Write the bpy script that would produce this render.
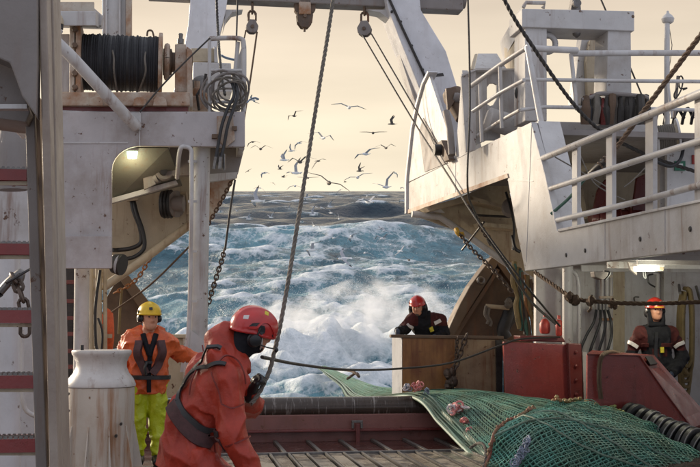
import bpy, math, random
import numpy as np
from mathutils import Vector, Matrix
random.seed(7); rng = np.random.default_rng(11)
for o in list(bpy.data.objects): bpy.data.objects.remove(o)
scene = bpy.context.scene; COL = scene.collection
rad = math.radians

# ---------------------------------------------------------------- camera
F = 1100.0                       # focal length in photo pixels (photo 700 px wide)
ZC = 6.0                         # camera height above the mean sea
HC = 1.45                        # camera height above the ship's deck
cam_d = bpy.data.cameras.new('camera'); cam = bpy.data.objects.new('camera', cam_d); COL.objects.link(cam)
cam.location = (0, 0, ZC); cam.rotation_euler = (rad(90), 0, 0)
cam_d.sensor_width = 36; cam_d.lens = 36*F/700; cam_d.shift_y = -0.0621
cam_d.clip_start = 0.3; cam_d.clip_end = 20000
scene.camera = cam
# ---------------------------------------------------------------- sky, sun, exposure
SUN_EL, SUN_AZ = 11.0, -48.0     # degrees; azimuth measured from the view axis, negative = to port of it
world = bpy.data.worlds.new('World'); scene.world = world; world.use_nodes = True
nt = world.node_tree; nt.nodes.clear()
N = lambda t: nt.nodes.new(t)
sky = N('ShaderNodeTexSky'); sky.sky_type = 'NISHITA'; sky.sun_disc = False
sky.sun_elevation = rad(SUN_EL); sky.sun_rotation = rad(SUN_AZ); sky.altitude = 0
sky.air_density = 1.0; sky.dust_density = 3.0; sky.ozone_density = 1.0
tc = N('ShaderNodeTexCoord'); sep = N('ShaderNodeSeparateXYZ'); nt.links.new(tc.outputs['Generated'], sep.inputs[0])
# thin cloud sheet: warm towards the low sun, blue-grey overhead and behind
az = N('ShaderNodeVectorMath'); az.operation = 'DOT_PRODUCT'
az.inputs[1].default_value = (math.sin(rad(SUN_AZ))*.55, .95, 0.0)
nt.links.new(tc.outputs['Generated'], az.inputs[0])
mr = N('ShaderNodeMapRange'); mr.inputs['From Min'].default_value = -0.9; mr.inputs['From Max'].default_value = 0.75
nt.links.new(az.outputs['Value'], mr.inputs['Value'])
elev = N('ShaderNodeValToRGB'); e = elev.color_ramp
e.elements[0].position = 0.0; e.elements[0].color = (0.84, 0.735, 0.565, 1)
e.elements[1].position = 1.0; e.elements[1].color = (0.62, 0.66, 0.74, 1)
for p, c in ((0.05, (0.79, 0.685, 0.525, 1)), (0.17, (0.61, 0.505, 0.395, 1)), (0.40, (0.56, 0.55, 0.57, 1))):
    k = e.elements.new(p); k.color = c
nt.links.new(sep.outputs['Z'], elev.inputs[0])
cool = N('ShaderNodeRGB'); cool.outputs[0].default_value = (0.52, 0.54, 0.63, 1)
cmix = N('ShaderNodeMix'); cmix.data_type = 'RGBA'
nt.links.new(mr.outputs[0], cmix.inputs['Factor']); nt.links.new(cool.outputs[0], cmix.inputs['A']); nt.links.new(elev.outputs[0], cmix.inputs['B'])
mp = N('ShaderNodeMapping'); mp.inputs['Scale'].default_value = (1.2, 1.2, 6.5); nt.links.new(tc.outputs['Generated'], mp.inputs[0])
cn = N('ShaderNodeTexNoise'); cn.inputs['Scale'].default_value = 1.6; cn.inputs['Detail'].default_value = 5; nt.links.new(mp.outputs[0], cn.inputs[0])
cr = N('ShaderNodeMapRange'); cr.inputs['From Min'].default_value = .3; cr.inputs['From Max'].default_value = .7
cr.inputs['To Min'].default_value = .80; cr.inputs['To Max'].default_value = 1.13; nt.links.new(cn.outputs[0], cr.inputs['Value'])
cm2 = N('ShaderNodeVectorMath'); cm2.operation = 'SCALE'; nt.links.new(cmix.outputs['Result'], cm2.inputs[0]); nt.links.new(cr.outputs[0], cm2.inputs['Scale'])
b1 = N('ShaderNodeBackground'); b1.inputs[1].default_value = 0.05; nt.links.new(sky.outputs[0], b1.inputs[0])
b2 = N('ShaderNodeBackground'); b2.inputs[1].default_value = 1.0; nt.links.new(cm2.outputs[0], b2.inputs[0])
mx = N('ShaderNodeMixShader'); mx.inputs[0].default_value = 0.88
nt.links.new(b1.outputs[0], mx.inputs[1]); nt.links.new(b2.outputs[0], mx.inputs[2])
wo = N('ShaderNodeOutputWorld'); nt.links.new(mx.outputs[0], wo.inputs[0])
sun_d = bpy.data.lights.new('sun', 'SUN'); sun_d.energy = 3.6; sun_d.angle = rad(10); sun_d.color = (1, .84, .64)
sun = bpy.data.objects.new('sun', sun_d); COL.objects.link(sun)
sd = Vector((math.sin(rad(SUN_AZ))*math.cos(rad(SUN_EL)), math.cos(rad(SUN_AZ))*math.cos(rad(SUN_EL)), math.sin(rad(SUN_EL))))
sun.rotation_euler = sd.to_track_quat('Z', 'Y').to_euler()
scene.view_settings.view_transform = 'Standard'; scene.view_settings.look = 'None'
scene.view_settings.exposure = 0.56; scene.view_settings.gamma = 1; scene.view_settings.use_curve_mapping = False
scene.cycles.max_bounces = 8; scene.cycles.volume_bounces = 6; scene.cycles.use_denoising = True

# ---------------------------------------------------------------- the ship's frame (stern down, slight yaw and roll)
_ay = np.array([(172-350)/F, 1, (190-322)/F]); _ay /= np.linalg.norm(_ay)
_yaw = math.atan2(_ay[0], _ay[1]); _ax = np.array([math.cos(_yaw), -math.sin(_yaw), -0.019])
_ax = _ax - _ax.dot(_ay)*_ay; _ax /= np.linalg.norm(_ax); _az = np.cross(_ax, _ay)
R3 = np.stack([_ax, _ay, _az], 1)
SHIP = Matrix.Translation((0, 0, ZC)) @ Matrix([list(r) for r in R3]).to_4x4() @ Matrix.Translation((0, 0, -HC))
def ray(px, py): return R3.T @ np.array([(px-350)/F, 1, (190-py)/F])
def P(px, py, y): d = ray(px, py); q = d*y/d[1]; q[2] += HC; return q        # athwartships plane y
def PX(px, py, x): d = ray(px, py); q = d*x/d[0]; q[2] += HC; return q       # fore-and-aft plane x
def PZ(px, py, z): d = ray(px, py); q = d*(z-HC)/d[2]; q[2] += HC; return q  # level plane z
def W(px, py, Y): return np.array([(px-350)/F*Y, Y, ZC+(190-py)/F*Y])        # world
def Ps(l, y): return [P(a, b, y) for a, b in l]
def PXs(l, x): return [PX(a, b, x) for a, b in l]
def P3(l): return [P(a, b, c) for a, b, c in l]

# ---------------------------------------------------------------- geometry helpers: each returns (verts, faces)
V3 = lambda *a: np.array(a, float)
def nrm(v): v = np.asarray(v, float); return v/(np.linalg.norm(v)+1e-12)
def J(*gs):
    vs, fs, n = [], [], 0
    for v, f in gs:
        vs.extend(v); fs.extend([tuple(i+n for i in q) for q in f]); n += len(v)
    return vs, fs
def box(c, s, M=None):
    c = V3(*c); h = V3(*s)/2; out = []
    for z in (-1, 1):
        for y in (-1, 1):
            for x in (-1, 1):
                v = h*V3(x, y, z); out.append(c+(M@v if M is not None else v))
    return out, [(0,2,3,1),(4,5,7,6),(0,1,5,4),(2,6,7,3),(0,4,6,2),(1,3,7,5)]
def box2(a, b): a, b = V3(*a), V3(*b); return box((a+b)/2, np.abs(b-a))
def plate(pts, off):
    pts = [V3(*p) for p in pts]; off = V3(*off); n = len(pts)
    nn = np.zeros(3)
    for i in range(n): nn += np.cross(pts[i], pts[(i+1) % n])
    if nn.dot(off) > 0: pts = pts[::-1]
    f = [tuple(range(n)), tuple(range(2*n-1, n-1, -1))]
    for i in range(n): k = (i+1) % n; f.append((k, i, i+n, k+n))
    return pts+[p+off for p in pts], f
def frames(pts):
    pts = [V3(*p) for p in pts]; n = len(pts); T = []
    for i in range(n): T.append(nrm(pts[min(i+1, n-1)]-pts[max(i-1, 0)]))
    a = np.cross(T[0], V3(0, 0, 1))
    if np.linalg.norm(a) < .1: a = np.cross(T[0], V3(1, 0, 0))
    a = nrm(a); A = []
    for t in T: a = nrm(a-a.dot(t)*t); A.append(a)
    return pts, T, A
def tube(pts, r, n=8, caps=True, ry=None):
    pts, T, A = frames(pts); vs = []; fs = []; m = len(pts)
    rr = r if hasattr(r, '__len__') else [r]*m
    for p, t, a, q in zip(pts, T, A, rr):
        b = np.cross(t, a)
        for k in range(n):
            th = 2*math.pi*k/n; vs.append(p+q*math.cos(th)*a+(q if ry is None else ry)*math.sin(th)*b)
    for i in range(m-1):
        for k in range(n):
            k2 = (k+1) % n; fs.append((i*n+k, i*n+k2, (i+1)*n+k2, (i+1)*n+k))
    if caps: fs.append(tuple(range(n-1, -1, -1))); fs.append(tuple((m-1)*n+k for k in range(n)))
    return vs, fs
def spline(pts, k=6):
    pts = [V3(*p) for p in pts]; q = [2*pts[0]-pts[1]]+pts+[2*pts[-1]-pts[-2]]; out = []
    for i in range(1, len(q)-2):
        for j in range(k):
            t = j/k; a, b, c, d = q[i-1:i+3]
            out.append(.5*(2*b+(c-a)*t+(2*a-5*b+4*c-d)*t*t+(3*b-a-3*c+d)*t**3))
    return out+[pts[-1]]
def sag(a, b, s, n=14):
    a, b = V3(*a), V3(*b); return [a+(b-a)*t-V3(0, 0, 4*s*t*(1-t)) for t in np.linspace(0, 1, n)]
def basis(ax):
    ax = nrm(ax); a = np.cross(ax, V3(0, 0, 1))
    if np.linalg.norm(a) < .1: a = np.cross(ax, V3(1, 0, 0))
    a = nrm(a); return a, np.cross(ax, a), ax
def lathe(o, ax, prof, n=24, capa=True, capb=True):
    o = V3(*o); a, b, t = basis(ax); vs = []; fs = []
    for h, r in prof:
        for k in range(n):
            th = 2*math.pi*k/n; vs.append(o+t*h+r*(math.cos(th)*a+math.sin(th)*b))
    for i in range(len(prof)-1):
        for k in range(n):
            k2 = (k+1) % n; fs.append((i*n+k, i*n+k2, (i+1)*n+k2, (i+1)*n+k))
    if capa: fs.append(tuple(range(n-1, -1, -1)))
    if capb: fs.append(tuple((len(prof)-1)*n+k for k in range(n)))
    return vs, fs
def torus(c, ax, R, r, n=20, m=8, a0=0, a1=2*math.pi):
    a, b, _ = basis(ax); full = abs(a1-a0-2*math.pi) < 1e-6
    pts = [V3(*c)+R*(math.cos(t)*a+math.sin(t)*b) for t in np.linspace(a0, a1, n+1)]
    return tube(pts, r, m, not full)
def linkgeo(c, t, a, L, w, r, n=10, m=5):       # one chain link: long axis t, flat axis a
    b = nrm(a); t = nrm(t); pts = []
    for k in range(n+1):
        th = 2*math.pi*k/n; x, y = math.cos(th), math.sin(th)
        pts.append(V3(*c)+t*(x*w/2+math.copysign((L-w)/2, x) if abs(x) > 1e-6 else 0)+b*(y*w/2))
    return tube(pts, r, m, False)
def resample(pts, step):
    pts = np.array(pts); d = np.r_[0, np.cumsum(np.linalg.norm(np.diff(pts, axis=0), axis=1))]
    n = max(2, int(d[-1]/step)+1); s = np.linspace(0, d[-1], n)
    return [V3(*[np.interp(q, d, pts[:, k]) for k in range(3)]) for q in s]
def blob(c, r, n=2, jit=.2):
    vs = []; fs = []; K, Mm = 8, 6
    for i in range(Mm+1):
        ph = math.pi*i/Mm
        for k in range(K):
            th = 2*math.pi*k/K; q = 1+random.uniform(-jit, jit)
            vs.append(V3(*c)+V3(*r)*q*V3(math.sin(ph)*math.cos(th), math.sin(ph)*math.sin(th), math.cos(ph)))
    for i in range(Mm):
        for k in range(K):
            k2 = (k+1) % K; fs.append((i*K+k, (i+1)*K+k, (i+1)*K+k2, i*K+k2))
    return vs, fs

# ---------------------------------------------------------------- objects
ONSHIP = []; CUR = {'o': None, 'loc': V3(0, 0, 0)}
def mesh_of(name, g, mat, smooth=False, loc=None):
    me = bpy.data.meshes.new(name); v = np.asarray(g[0], float)
    if loc is not None: v = v-loc
    me.from_pydata(v.tolist(), [], [list(map(int, f)) for f in g[1]]); me.update()
    if mat: me.materials.append(mat)
    if smooth: me.polygons.foreach_set('use_smooth', [True]*len(me.polygons))
    return me
def thing(name, label, cat, loc, group=None, ship=True, kind=None):
    o = bpy.data.objects.new(name, None); o.empty_display_size = .1; COL.objects.link(o); o.location = loc
    o['label'] = label; o['category'] = cat
    if group: o['group'] = group
    if kind: o['kind'] = kind
    CUR['o'] = o; CUR['loc'] = V3(*loc)
    if ship: ONSHIP.append(o)
    return o
def part(name, g, mat, parent=None, smooth=False, bevel=0, auto=True, label=None, kind=None):
    me = mesh_of(name, g, mat, smooth, CUR['loc']); o = bpy.data.objects.new(name, me); COL.objects.link(o); o.parent = parent or CUR['o']
    if bevel:
        b = o.modifiers.new('bevel', 'BEVEL'); b.width = bevel; b.segments = 2; b.limit_method = 'ANGLE'; b.angle_limit = rad(35)
    if smooth and auto: sharp(me)
    if label: o['label'] = label
    if kind: o['kind'] = kind
    return o
def sharp(me, ang=rad(40)):
    import bmesh
    bm = bmesh.new(); bm.from_mesh(me)
    for e_ in bm.edges:
        if len(e_.link_faces) == 2 and e_.calc_face_angle(0) > ang: e_.smooth = False
    bm.to_mesh(me); bm.free()
def single(name, g, mat, label, cat, group=None, smooth=False, bevel=0, ship=True, kind=None, loc=None):
    loc = V3(*loc) if loc is not None else np.mean(np.asarray(g[0], float), 0)
    me = mesh_of(name, g, mat, smooth, loc); o = bpy.data.objects.new(name, me); COL.objects.link(o); o.location = loc
    if label: o['label'] = label
    if cat: o['category'] = cat
    if group: o['group'] = group
    if kind: o['kind'] = kind
    if bevel:
        b = o.modifiers.new('bevel', 'BEVEL'); b.width = bevel; b.segments = 2; b.limit_method = 'ANGLE'; b.angle_limit = rad(35)
    if smooth: sharp(me)
    if ship: ONSHIP.append(o)
    return o
def dup_tree(o, parent=None):
    c = o.copy(); COL.objects.link(c)
    if parent is not None: c.parent = parent
    for ch in [x for x in o.children]: dup_tree(ch, c)
    return c

# ---------------------------------------------------------------- materials
def mat_new(name):
    m = bpy.data.materials.new(name); m.use_nodes = True; t = m.node_tree
    return m, t, t.nodes['Principled BSDF']
def node(t, ty, **kw):
    n = t.nodes.new(ty)
    for k, v in kw.items():
        if k in ('data_type', 'blend_type', 'operation', 'noise_dimensions', 'feature', 'attribute_name', 'wave_type', 'bands_direction'): setattr(n, k, v)
        else: n.inputs[k].default_value = v
    return n
def ramp(t, src, stops):
    r = t.nodes.new('ShaderNodeValToRGB'); el = r.color_ramp.elements
    el[0].position, el[0].color = stops[0][0], tuple(stops[0][1])+(1,) if hasattr(stops[0][1], '__len__') else (stops[0][1],)*3+(1,)
    el[1].position, el[1].color = stops[-1][0], tuple(stops[-1][1])+(1,) if hasattr(stops[-1][1], '__len__') else (stops[-1][1],)*3+(1,)
    for p, c in stops[1:-1]:
        k = el.new(p); k.color = tuple(c)+(1,) if hasattr(c, '__len__') else (c,)*3+(1,)
    t.links.new(src, r.inputs[0]); return r.outputs[0]
def mixc(t, fac, a, b, blend='MIX'):
    n = t.nodes.new('ShaderNodeMix'); n.data_type = 'RGBA'; n.blend_type = blend
    for s, v in (('Factor', fac), ('A', a), ('B', b)):
        if hasattr(v, 'is_linked'): t.links.new(v, n.inputs[s])
        elif s == 'Factor': n.inputs[s].default_value = v
        else: n.inputs[s].default_value = tuple(v)+(1,)
    return n.outputs['Result']
def coords(t, scale=(1, 1, 1), rand=True):
    c = t.nodes.new('ShaderNodeTexCoord'); m = t.nodes.new('ShaderNodeMapping'); m.inputs['Scale'].default_value = scale
    t.links.new(c.outputs['Object'], m.inputs[0])
    if rand:
        oi = t.nodes.new('ShaderNodeObjectInfo'); k = t.nodes.new('ShaderNodeVectorMath'); k.operation = 'SCALE'
        k.inputs[0].default_value = (37, 51, 23); t.links.new(oi.outputs['Random'], k.inputs['Scale']); t.links.new(k.outputs[0], m.inputs['Location'])
    return m.outputs[0]
def noise(t, vec, scale, detail=5, rough=.6, dist=0):
    n = node(t, 'ShaderNodeTexNoise', Scale=scale, Detail=detail, Roughness=rough, Distortion=dist); t.links.new(vec, n.inputs['Vector']); return n.outputs[0]
def mul(t, a, b):
    n = t.nodes.new('ShaderNodeMath'); n.operation = 'MULTIPLY'
    for i, v in ((0, a), (1, b)):
        if hasattr(v, 'is_linked'): t.links.new(v, n.inputs[i])
        else: n.inputs[i].default_value = v
    return n.outputs[0]
def bump(t, bs, h, strength=.3, dist=.01):
    b = node(t, 'ShaderNodeBump', Strength=strength, Distance=dist); t.links.new(h, b.inputs['Height']); t.links.new(b.outputs[0], bs.inputs['Normal'])
RUST = (0.16, 0.065, 0.025)
def steel_paint(name, base, rust=.5, rough=.5, grime=(0.16, 0.13, 0.11), grime_amt=.5, rustc=RUST, fine=1.0, sk=0., gk=0.):
    """painted steel: faint grime, vertical rust runs, chips, small dents"""
    m, t, bs = mat_new(name)
    v = coords(t); vs = coords(t, (7, 7, .55)); base2 = tuple(c*.86 for c in base)
    c = mixc(t, ramp(t, noise(t, v, 3*fine, 6), [(.35, 0.), (.65, 1.)]), base, base2)
    c = mixc(t, mul(t, ramp(t, noise(t, v, 1.3*fine, 7, .7), [(.48-gk, 0.), (.72-gk, 1.)]), grime_amt), c, grime)
    streak = mul(t, ramp(t, noise(t, vs, 1.6*fine, 5, .65), [(.53-sk, 0.), (.70-sk, 1.)]), ramp(t, noise(t, v, .9*fine, 3), [(.42-sk, 0.), (.62-sk, 1.)]))
    c = mixc(t, mul(t, streak, rust), c, rustc)
    chip = mul(t, ramp(t, noise(t, v, 11*fine, 8, .7), [(.63, 0.), (.67, 1.)]), min(1, rust*1.5))
    c = mixc(t, chip, c, tuple(x*.6 for x in rustc))
    t.links.new(c, bs.inputs['Base Color'])
    rr = ramp(t, noise(t, v, 5, 4), [(.3, max(.05, rough-.12)), (.7, rough+.15)]); t.links.new(rr, bs.inputs['Roughness'])
    hgt = mixc(t, .35, noise(t, v, 2.2, 3), noise(t, v, 60, 3)); hgt = mixc(t, chip, hgt, (0, 0, 0))
    bump(t, bs, hgt, .35, .012)
    return m
def simple(name, base, rough=.6, var=.25, scale=20, bumps=.2, bscale=80, metal=0, spec=.5, bdist=.004, coat=0):
    m, t, bs = mat_new(name); v = coords(t)
    c = mixc(t, ramp(t, noise(t, v, scale, 6, .65), [(.35, 0.), (.68, 1.)]), tuple(min(1, x*(1+var)) for x in base), tuple(x*(1-var) for x in base))
    t.links.new(c, bs.inputs['Base Color']); bs.inputs['Roughness'].default_value = rough; bs.inputs['Metallic'].default_value = metal
    bs.inputs['Specular IOR Level'].default_value = spec; bs.inputs['Coat Weight'].default_value = coat
    if bumps: bump(t, bs, noise(t, v, bscale, 4), bumps, bdist)
    return m
def rope_mat(name, base, twist=90, rough=.8):
    m, t, bs = mat_new(name); v = coords(t)
    w = t.nodes.new('ShaderNodeTexWave'); w.wave_type = 'BANDS'; w.bands_direction = 'DIAGONAL'; w.inputs['Scale'].default_value = twist; w.inputs['Distortion'].default_value = 1.5
    t.links.new(v, w.inputs[0])
    c = mixc(t, w.outputs['Fac'], tuple(x*.55 for x in base), tuple(min(1, x*1.25) for x in base))
    c = mixc(t, ramp(t, noise(t, v, 6, 5), [(.45, 0.), (.7, .7)]), c, tuple(x*.5 for x in base))
    t.links.new(c, bs.inputs['Base Color']); bs.inputs['Roughness'].default_value = rough; bump(t, bs, w.outputs['Fac'], .5, .006)
    return m
WHITE = steel_paint('white_ship_paint', (.52, .505, .49), .85, .45, (.24, .18, .13), .6, RUST, .8)
WHITE2 = steel_paint('cleaner_white_paint', (.58, .565, .55), .5, .42, (.28, .23, .19), .5)
TAN = steel_paint('stained_lamplit_cream_paint', (.48, .40, .28), .85, .5, (.19, .14, .08), .6)  # stained cream, yellowed so the colour itself carries warm lamp light
LEGP = steel_paint('pale_gantry_paint', (.66, .66, .68), .3, .4, (.36, .33, .31), .35)
TANB = steel_paint('weathered_tan_paint', (.33, .27, .22), .22, .5, (.15, .10, .07), .7)
GREYP = steel_paint('weathered_grey_paint', (.22, .195, .18), .6, .6)
RUSTYW = steel_paint('heavily_rusted_white_paint', (.50, .44, .36), .9, .6, (.27, .115, .04), .95, (.20, .070, .02), 1.7, .0, .09)
WHITEP = steel_paint('shaded_platform_paint', (.43, .40, .395), .8, .5, (.20, .15, .11), .6)  # darker copy of the white paint; the platform front's shade is in its colour
PEDP = steel_paint('rust_streaked_pedestal_paint', (.52, .48, .42), .85, .5, (.32, .20, .11), .55, (.28, .12, .035), .75, .035)
REDP = steel_paint('dark_red_deck_paint', (.17, .035, .030), .4, .32, (.07, .03, .03), .5, (.07, .03, .02))
REDT = steel_paint('ladder_tread_red', (.24, .034, .030), .4, .4, (.09, .03, .03), .5, (.07, .03, .02))
REDW = steel_paint('wet_red_bin_paint', (.30, .062, .054), .6, .22, (.12, .045, .04), .5, (.06, .03, .02))
OCHRE = steel_paint('rusted_ochre_plate', (.34, .155, .042), 1.0, .5, (.16, .062, .022), .95, (.13, .036, .010), .85, .06, .06)
RUSTM = steel_paint('rusty_steel', (.135, .085, .052), .9, .6, (.045, .032, .024), .9, (.19, .07, .026))
STEEL = simple('bare_worn_steel', (.16, .15, .14), .38, .3, 14, .25, 40, .6)
DARKST = simple('dark_oily_steel', (.035, .031, .029), .45, .4, 14, .25, 40, .3)
BLACK = simple('black_rubber', (.018, .018, .019), .5, .3, 30, .15)
ROPEW = rope_mat('worn_grey_rope', (.20, .175, .145)); ROPED = rope_mat('dark_wire_rope', (.055, .048, .042), 140, .5)
ROPEY = rope_mat('yellowish_manila_rope', (.26, .19, .085)); ROPEB = rope_mat('brown_rope', (.15, .095, .06))
ROPEG = rope_mat('green_twine_rope', (.07, .16, .12)); ROPEK = rope_mat('tarred_warp_rope', (.030, .030, .034), 160, .75)
def emit(name, col, s):
    m, t, bs = mat_new(name); bs.inputs['Emission Color'].default_value = tuple(col)+(1,); bs.inputs['Emission Strength'].default_value = s
    bs.inputs['Base Color'].default_value = tuple(col)+(1,); return m
# ================================================================ SEA
def sea():
    na, nr = 600, 1060
    ang = np.linspace(rad(-38), rad(38), na); d = 22*np.exp(np.linspace(0, math.log(6500/22), nr))
    A, Dd = np.meshgrid(ang, d); X = Dd*np.tan(A); Y = Dd.copy(); Z = np.zeros_like(X)
    X0, Y0 = X.copy(), Y.copy(); DX = np.zeros_like(X); DY = np.zeros_like(X); Jc = np.zeros_like(X)
    r = np.random.default_rng(5); wind = rad(-72)
    step = np.maximum(Dd*(math.log(6500/22)/nr), Dd*(rad(76)/na))
    for i in range(72):
        L = 2.2*(75/2.2)**(r.random()**.8); k = 2*math.pi/L; th = wind+r.normal(0, .55); amp = .0085*L**.88*(.6+.8*r.random())
        kx, ky = k*math.cos(th), k*math.sin(th); ph = r.random()*2*math.pi
        fade = np.clip((L/step-2)/2, 0, 1)
        s = kx*X0+ky*Y0+ph; c = np.cos(s); sn = np.sin(s); a = amp*fade
        Z += a*c; DX -= .55*a*math.cos(th)*sn; DY -= .55*a*math.sin(th)*sn; Jc += a*k*c
    def swell(cx, cy, lx, ly, h):    # individual big breaking seas
        g = h*np.exp(-((X0-cx)/lx)**2-((Y0-cy)/ly)**2*(1+.8*np.tanh((cy-Y0)/ly)))
        return g
    big = swell(-4, 108, 26, 12, 2.3)+swell(-12, 250, 40, 16, 2.6)+swell(26, 62, 14, 6, .8)+swell(55, 330, 60, 25, 2.2)+swell(-60, 420, 60, 25, 2.2)+swell(10, 175, 30, 9, 1.2)
    Z += big
    # churned water behind the stern: a mound of foam and the long pale wake
    wx = -1.5-.012*Y0; hw = 6.5+.13*Y0
    wk = np.exp(-(np.abs(X0-wx)/hw)**3)*np.clip((165-Y0)/70, 0, 1)
    near = np.exp(-((X0+1.2)/6.0)**2-((Y0-44)/9.5)**2)
    nz = np.zeros_like(X)
    for i in range(40):
        L = .85*(6/.85)**r.random(); k = 2*math.pi/L; th = r.random()*6.283
        nz += .085*L**.6*np.sin(k*math.cos(th)*X0+k*math.sin(th)*Y0+r.random()*6.3)*np.clip(L/step-2, 0, 1)
    Z *= .45+.55*np.clip((Y0-30)/50, 0, 1); Z += near*(.9+.40*nz)+wk*.10*nz
    X = X0+DX; Y = Y0+DY
    jq = np.quantile(Jc, .925, axis=1)[:, None]; jq = np.maximum(jq, .012); crest = np.clip((Jc-jq)/(jq*.5), 0, 1.15)*np.clip(1.15-Y0/2500, .3, 1)+np.clip((big-1.9)*.6, 0, .5)
    lee = np.clip(big/2.6, 0, 1)
    foam = np.clip(.60*wk*(.72+.40*nz+.25*np.clip(Z, -1, 1.5))+near*.60+crest*.85, 0, 1.1)
    aer = np.clip(wk*.9+near+.85*lee*np.exp(-((X0+2)/30)**2)*(Y0 < 150)+crest*.4, 0, 1)
    vs = np.stack([X, Y, Z], -1).reshape(-1, 3); idx = np.arange(na*nr).reshape(nr, na)
    q = np.stack([idx[:-1, :-1], idx[:-1, 1:], idx[1:, 1:], idx[1:, :-1]], -1).reshape(-1, 4)
    me = bpy.data.meshes.new('sea'); me.vertices.add(len(vs)); me.vertices.foreach_set('co', vs.ravel().astype(np.float32))
    me.loops.add(q.size); me.loops.foreach_set('vertex_index', q.ravel().astype(np.int32)); me.polygons.add(len(q))
    me.polygons.foreach_set('loop_start', np.arange(0, q.size, 4, dtype=np.int32)); me.polygons.foreach_set('loop_total', np.full(len(q), 4, np.int32))
    me.polygons.foreach_set('use_smooth', np.ones(len(q), bool)); me.update()
    for nme, arr in (('foam', foam), ('aer', aer)):
        at = me.attributes.new(nme, 'FLOAT', 'POINT'); at.data.foreach_set('value', arr.ravel().astype(np.float32))
    m, t, bs = mat_new('sea_water')
    fa = node(t, 'ShaderNodeAttribute', attribute_name='foam').outputs['Fac']; ae = node(t, 'ShaderNodeAttribute', attribute_name='aer').outputs['Fac']
    v = coords(t, (1, .6, 1), False); vl = coords(t, (1.0, .38, 1.6), False)
    def add(*terms):
        out = None
        for k, x in terms:
            q = mul(t, x, k)
            if out is None: out = q
            else:
                n = node(t, 'ShaderNodeMath', operation='ADD'); t.links.new(out, n.inputs[0]); t.links.new(q, n.inputs[1]); out = n.outputs[0]
        return out
    def lace(vec, scale, w):
        wn = node(t, 'ShaderNodeTexNoise', Scale=scale*.9, Detail=4.0); t.links.new(vec, wn.inputs['Vector'])
        vm = t.nodes.new('ShaderNodeVectorMath'); vm.operation = 'MULTIPLY_ADD'; vm.inputs[1].default_value = (1.5/scale,)*3; t.links.new(wn.outputs['Color'], vm.inputs[0]); t.links.new(vec, vm.inputs[2])
        vo = node(t, 'ShaderNodeTexVoronoi', feature='DISTANCE_TO_EDGE', Scale=scale); t.links.new(vm.outputs[0], vo.inputs['Vector'])
        return ramp(t, vo.outputs['Distance'], [(0., 1.), (w, .25), (w*3.2, 0.)])
    n1 = noise(t, vl, .8, 12, .72, 1.6); n2 = noise(t, v, 4.5, 9, .74, 1.0); n3 = noise(t, vl, .16, 6, .6, .6)
    lc = add((.6, lace(vl, .55, .09)), (.55, lace(v, 1.7, .10)))
    nn = add((.40, n1), (.26, n2), (.20, n3), (.17, lc))
    th = node(t, 'ShaderNodeMath', operation='SUBTRACT'); th.inputs[0].default_value = .735; t.links.new(mul(t, fa, .46), th.inputs[1])
    df = node(t, 'ShaderNodeMath', operation='SUBTRACT'); t.links.new(nn, df.inputs[0]); t.links.new(th.outputs[0], df.inputs[1])
    F_ = ramp(t, df.outputs[0], [(.0, 0.), (.07, .42), (.17, .68), (.36, 1.)])
    aer_f = mul(t, ae, ramp(t, add((.5, n1), (.5, n3)), [(.34, .1), (.60, 1.)]))
    deep = mixc(t, ramp(t, n3, [(.35, 0.), (.65, 1.)]), (.016, .034, .054), (.034, .062, .082))
    c = mixc(t, aer_f, deep, (.17, .36, .43)); c = mixc(t, F_, c, (.84, .86, .87)); t.links.new(c, bs.inputs['Base Color'])
    ro = mixc(t, F_, mixc(t, aer_f, (.14,)*3, (.32,)*3), (.85,)*3); t.links.new(ro, bs.inputs['Roughness'])
    bs.inputs['IOR'].default_value = 1.33; bs.inputs['Specular IOR Level'].default_value = .17
    hgt = add((3.0, noise(t, coords(t, (1, .6, 1), False), .09, 6, .62)), (.85, noise(t, coords(t, (1.2, .6, 1), False), .6, 8, .66, .6)), (.10, noise(t, v, 5.0, 5, .65)), (.10, F_))
    hgt = mixc(t, mul(t, F_, .45), hgt, (1.9, 1.9, 1.9))
    b = node(t, 'ShaderNodeBump', Strength=.85, Distance=1.0); t.links.new(hgt, b.inputs['Height']); t.links.new(b.outputs[0], bs.inputs['Normal'])
    me.materials.append(m); o = bpy.data.objects.new('sea', me); COL.objects.link(o); o['kind'] = 'structure'; o['label'] = 'rough grey blue sea with breaking waves and a foaming white wake'
    return X0, Y0, Z
SX, SY, SZ = sea()
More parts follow.
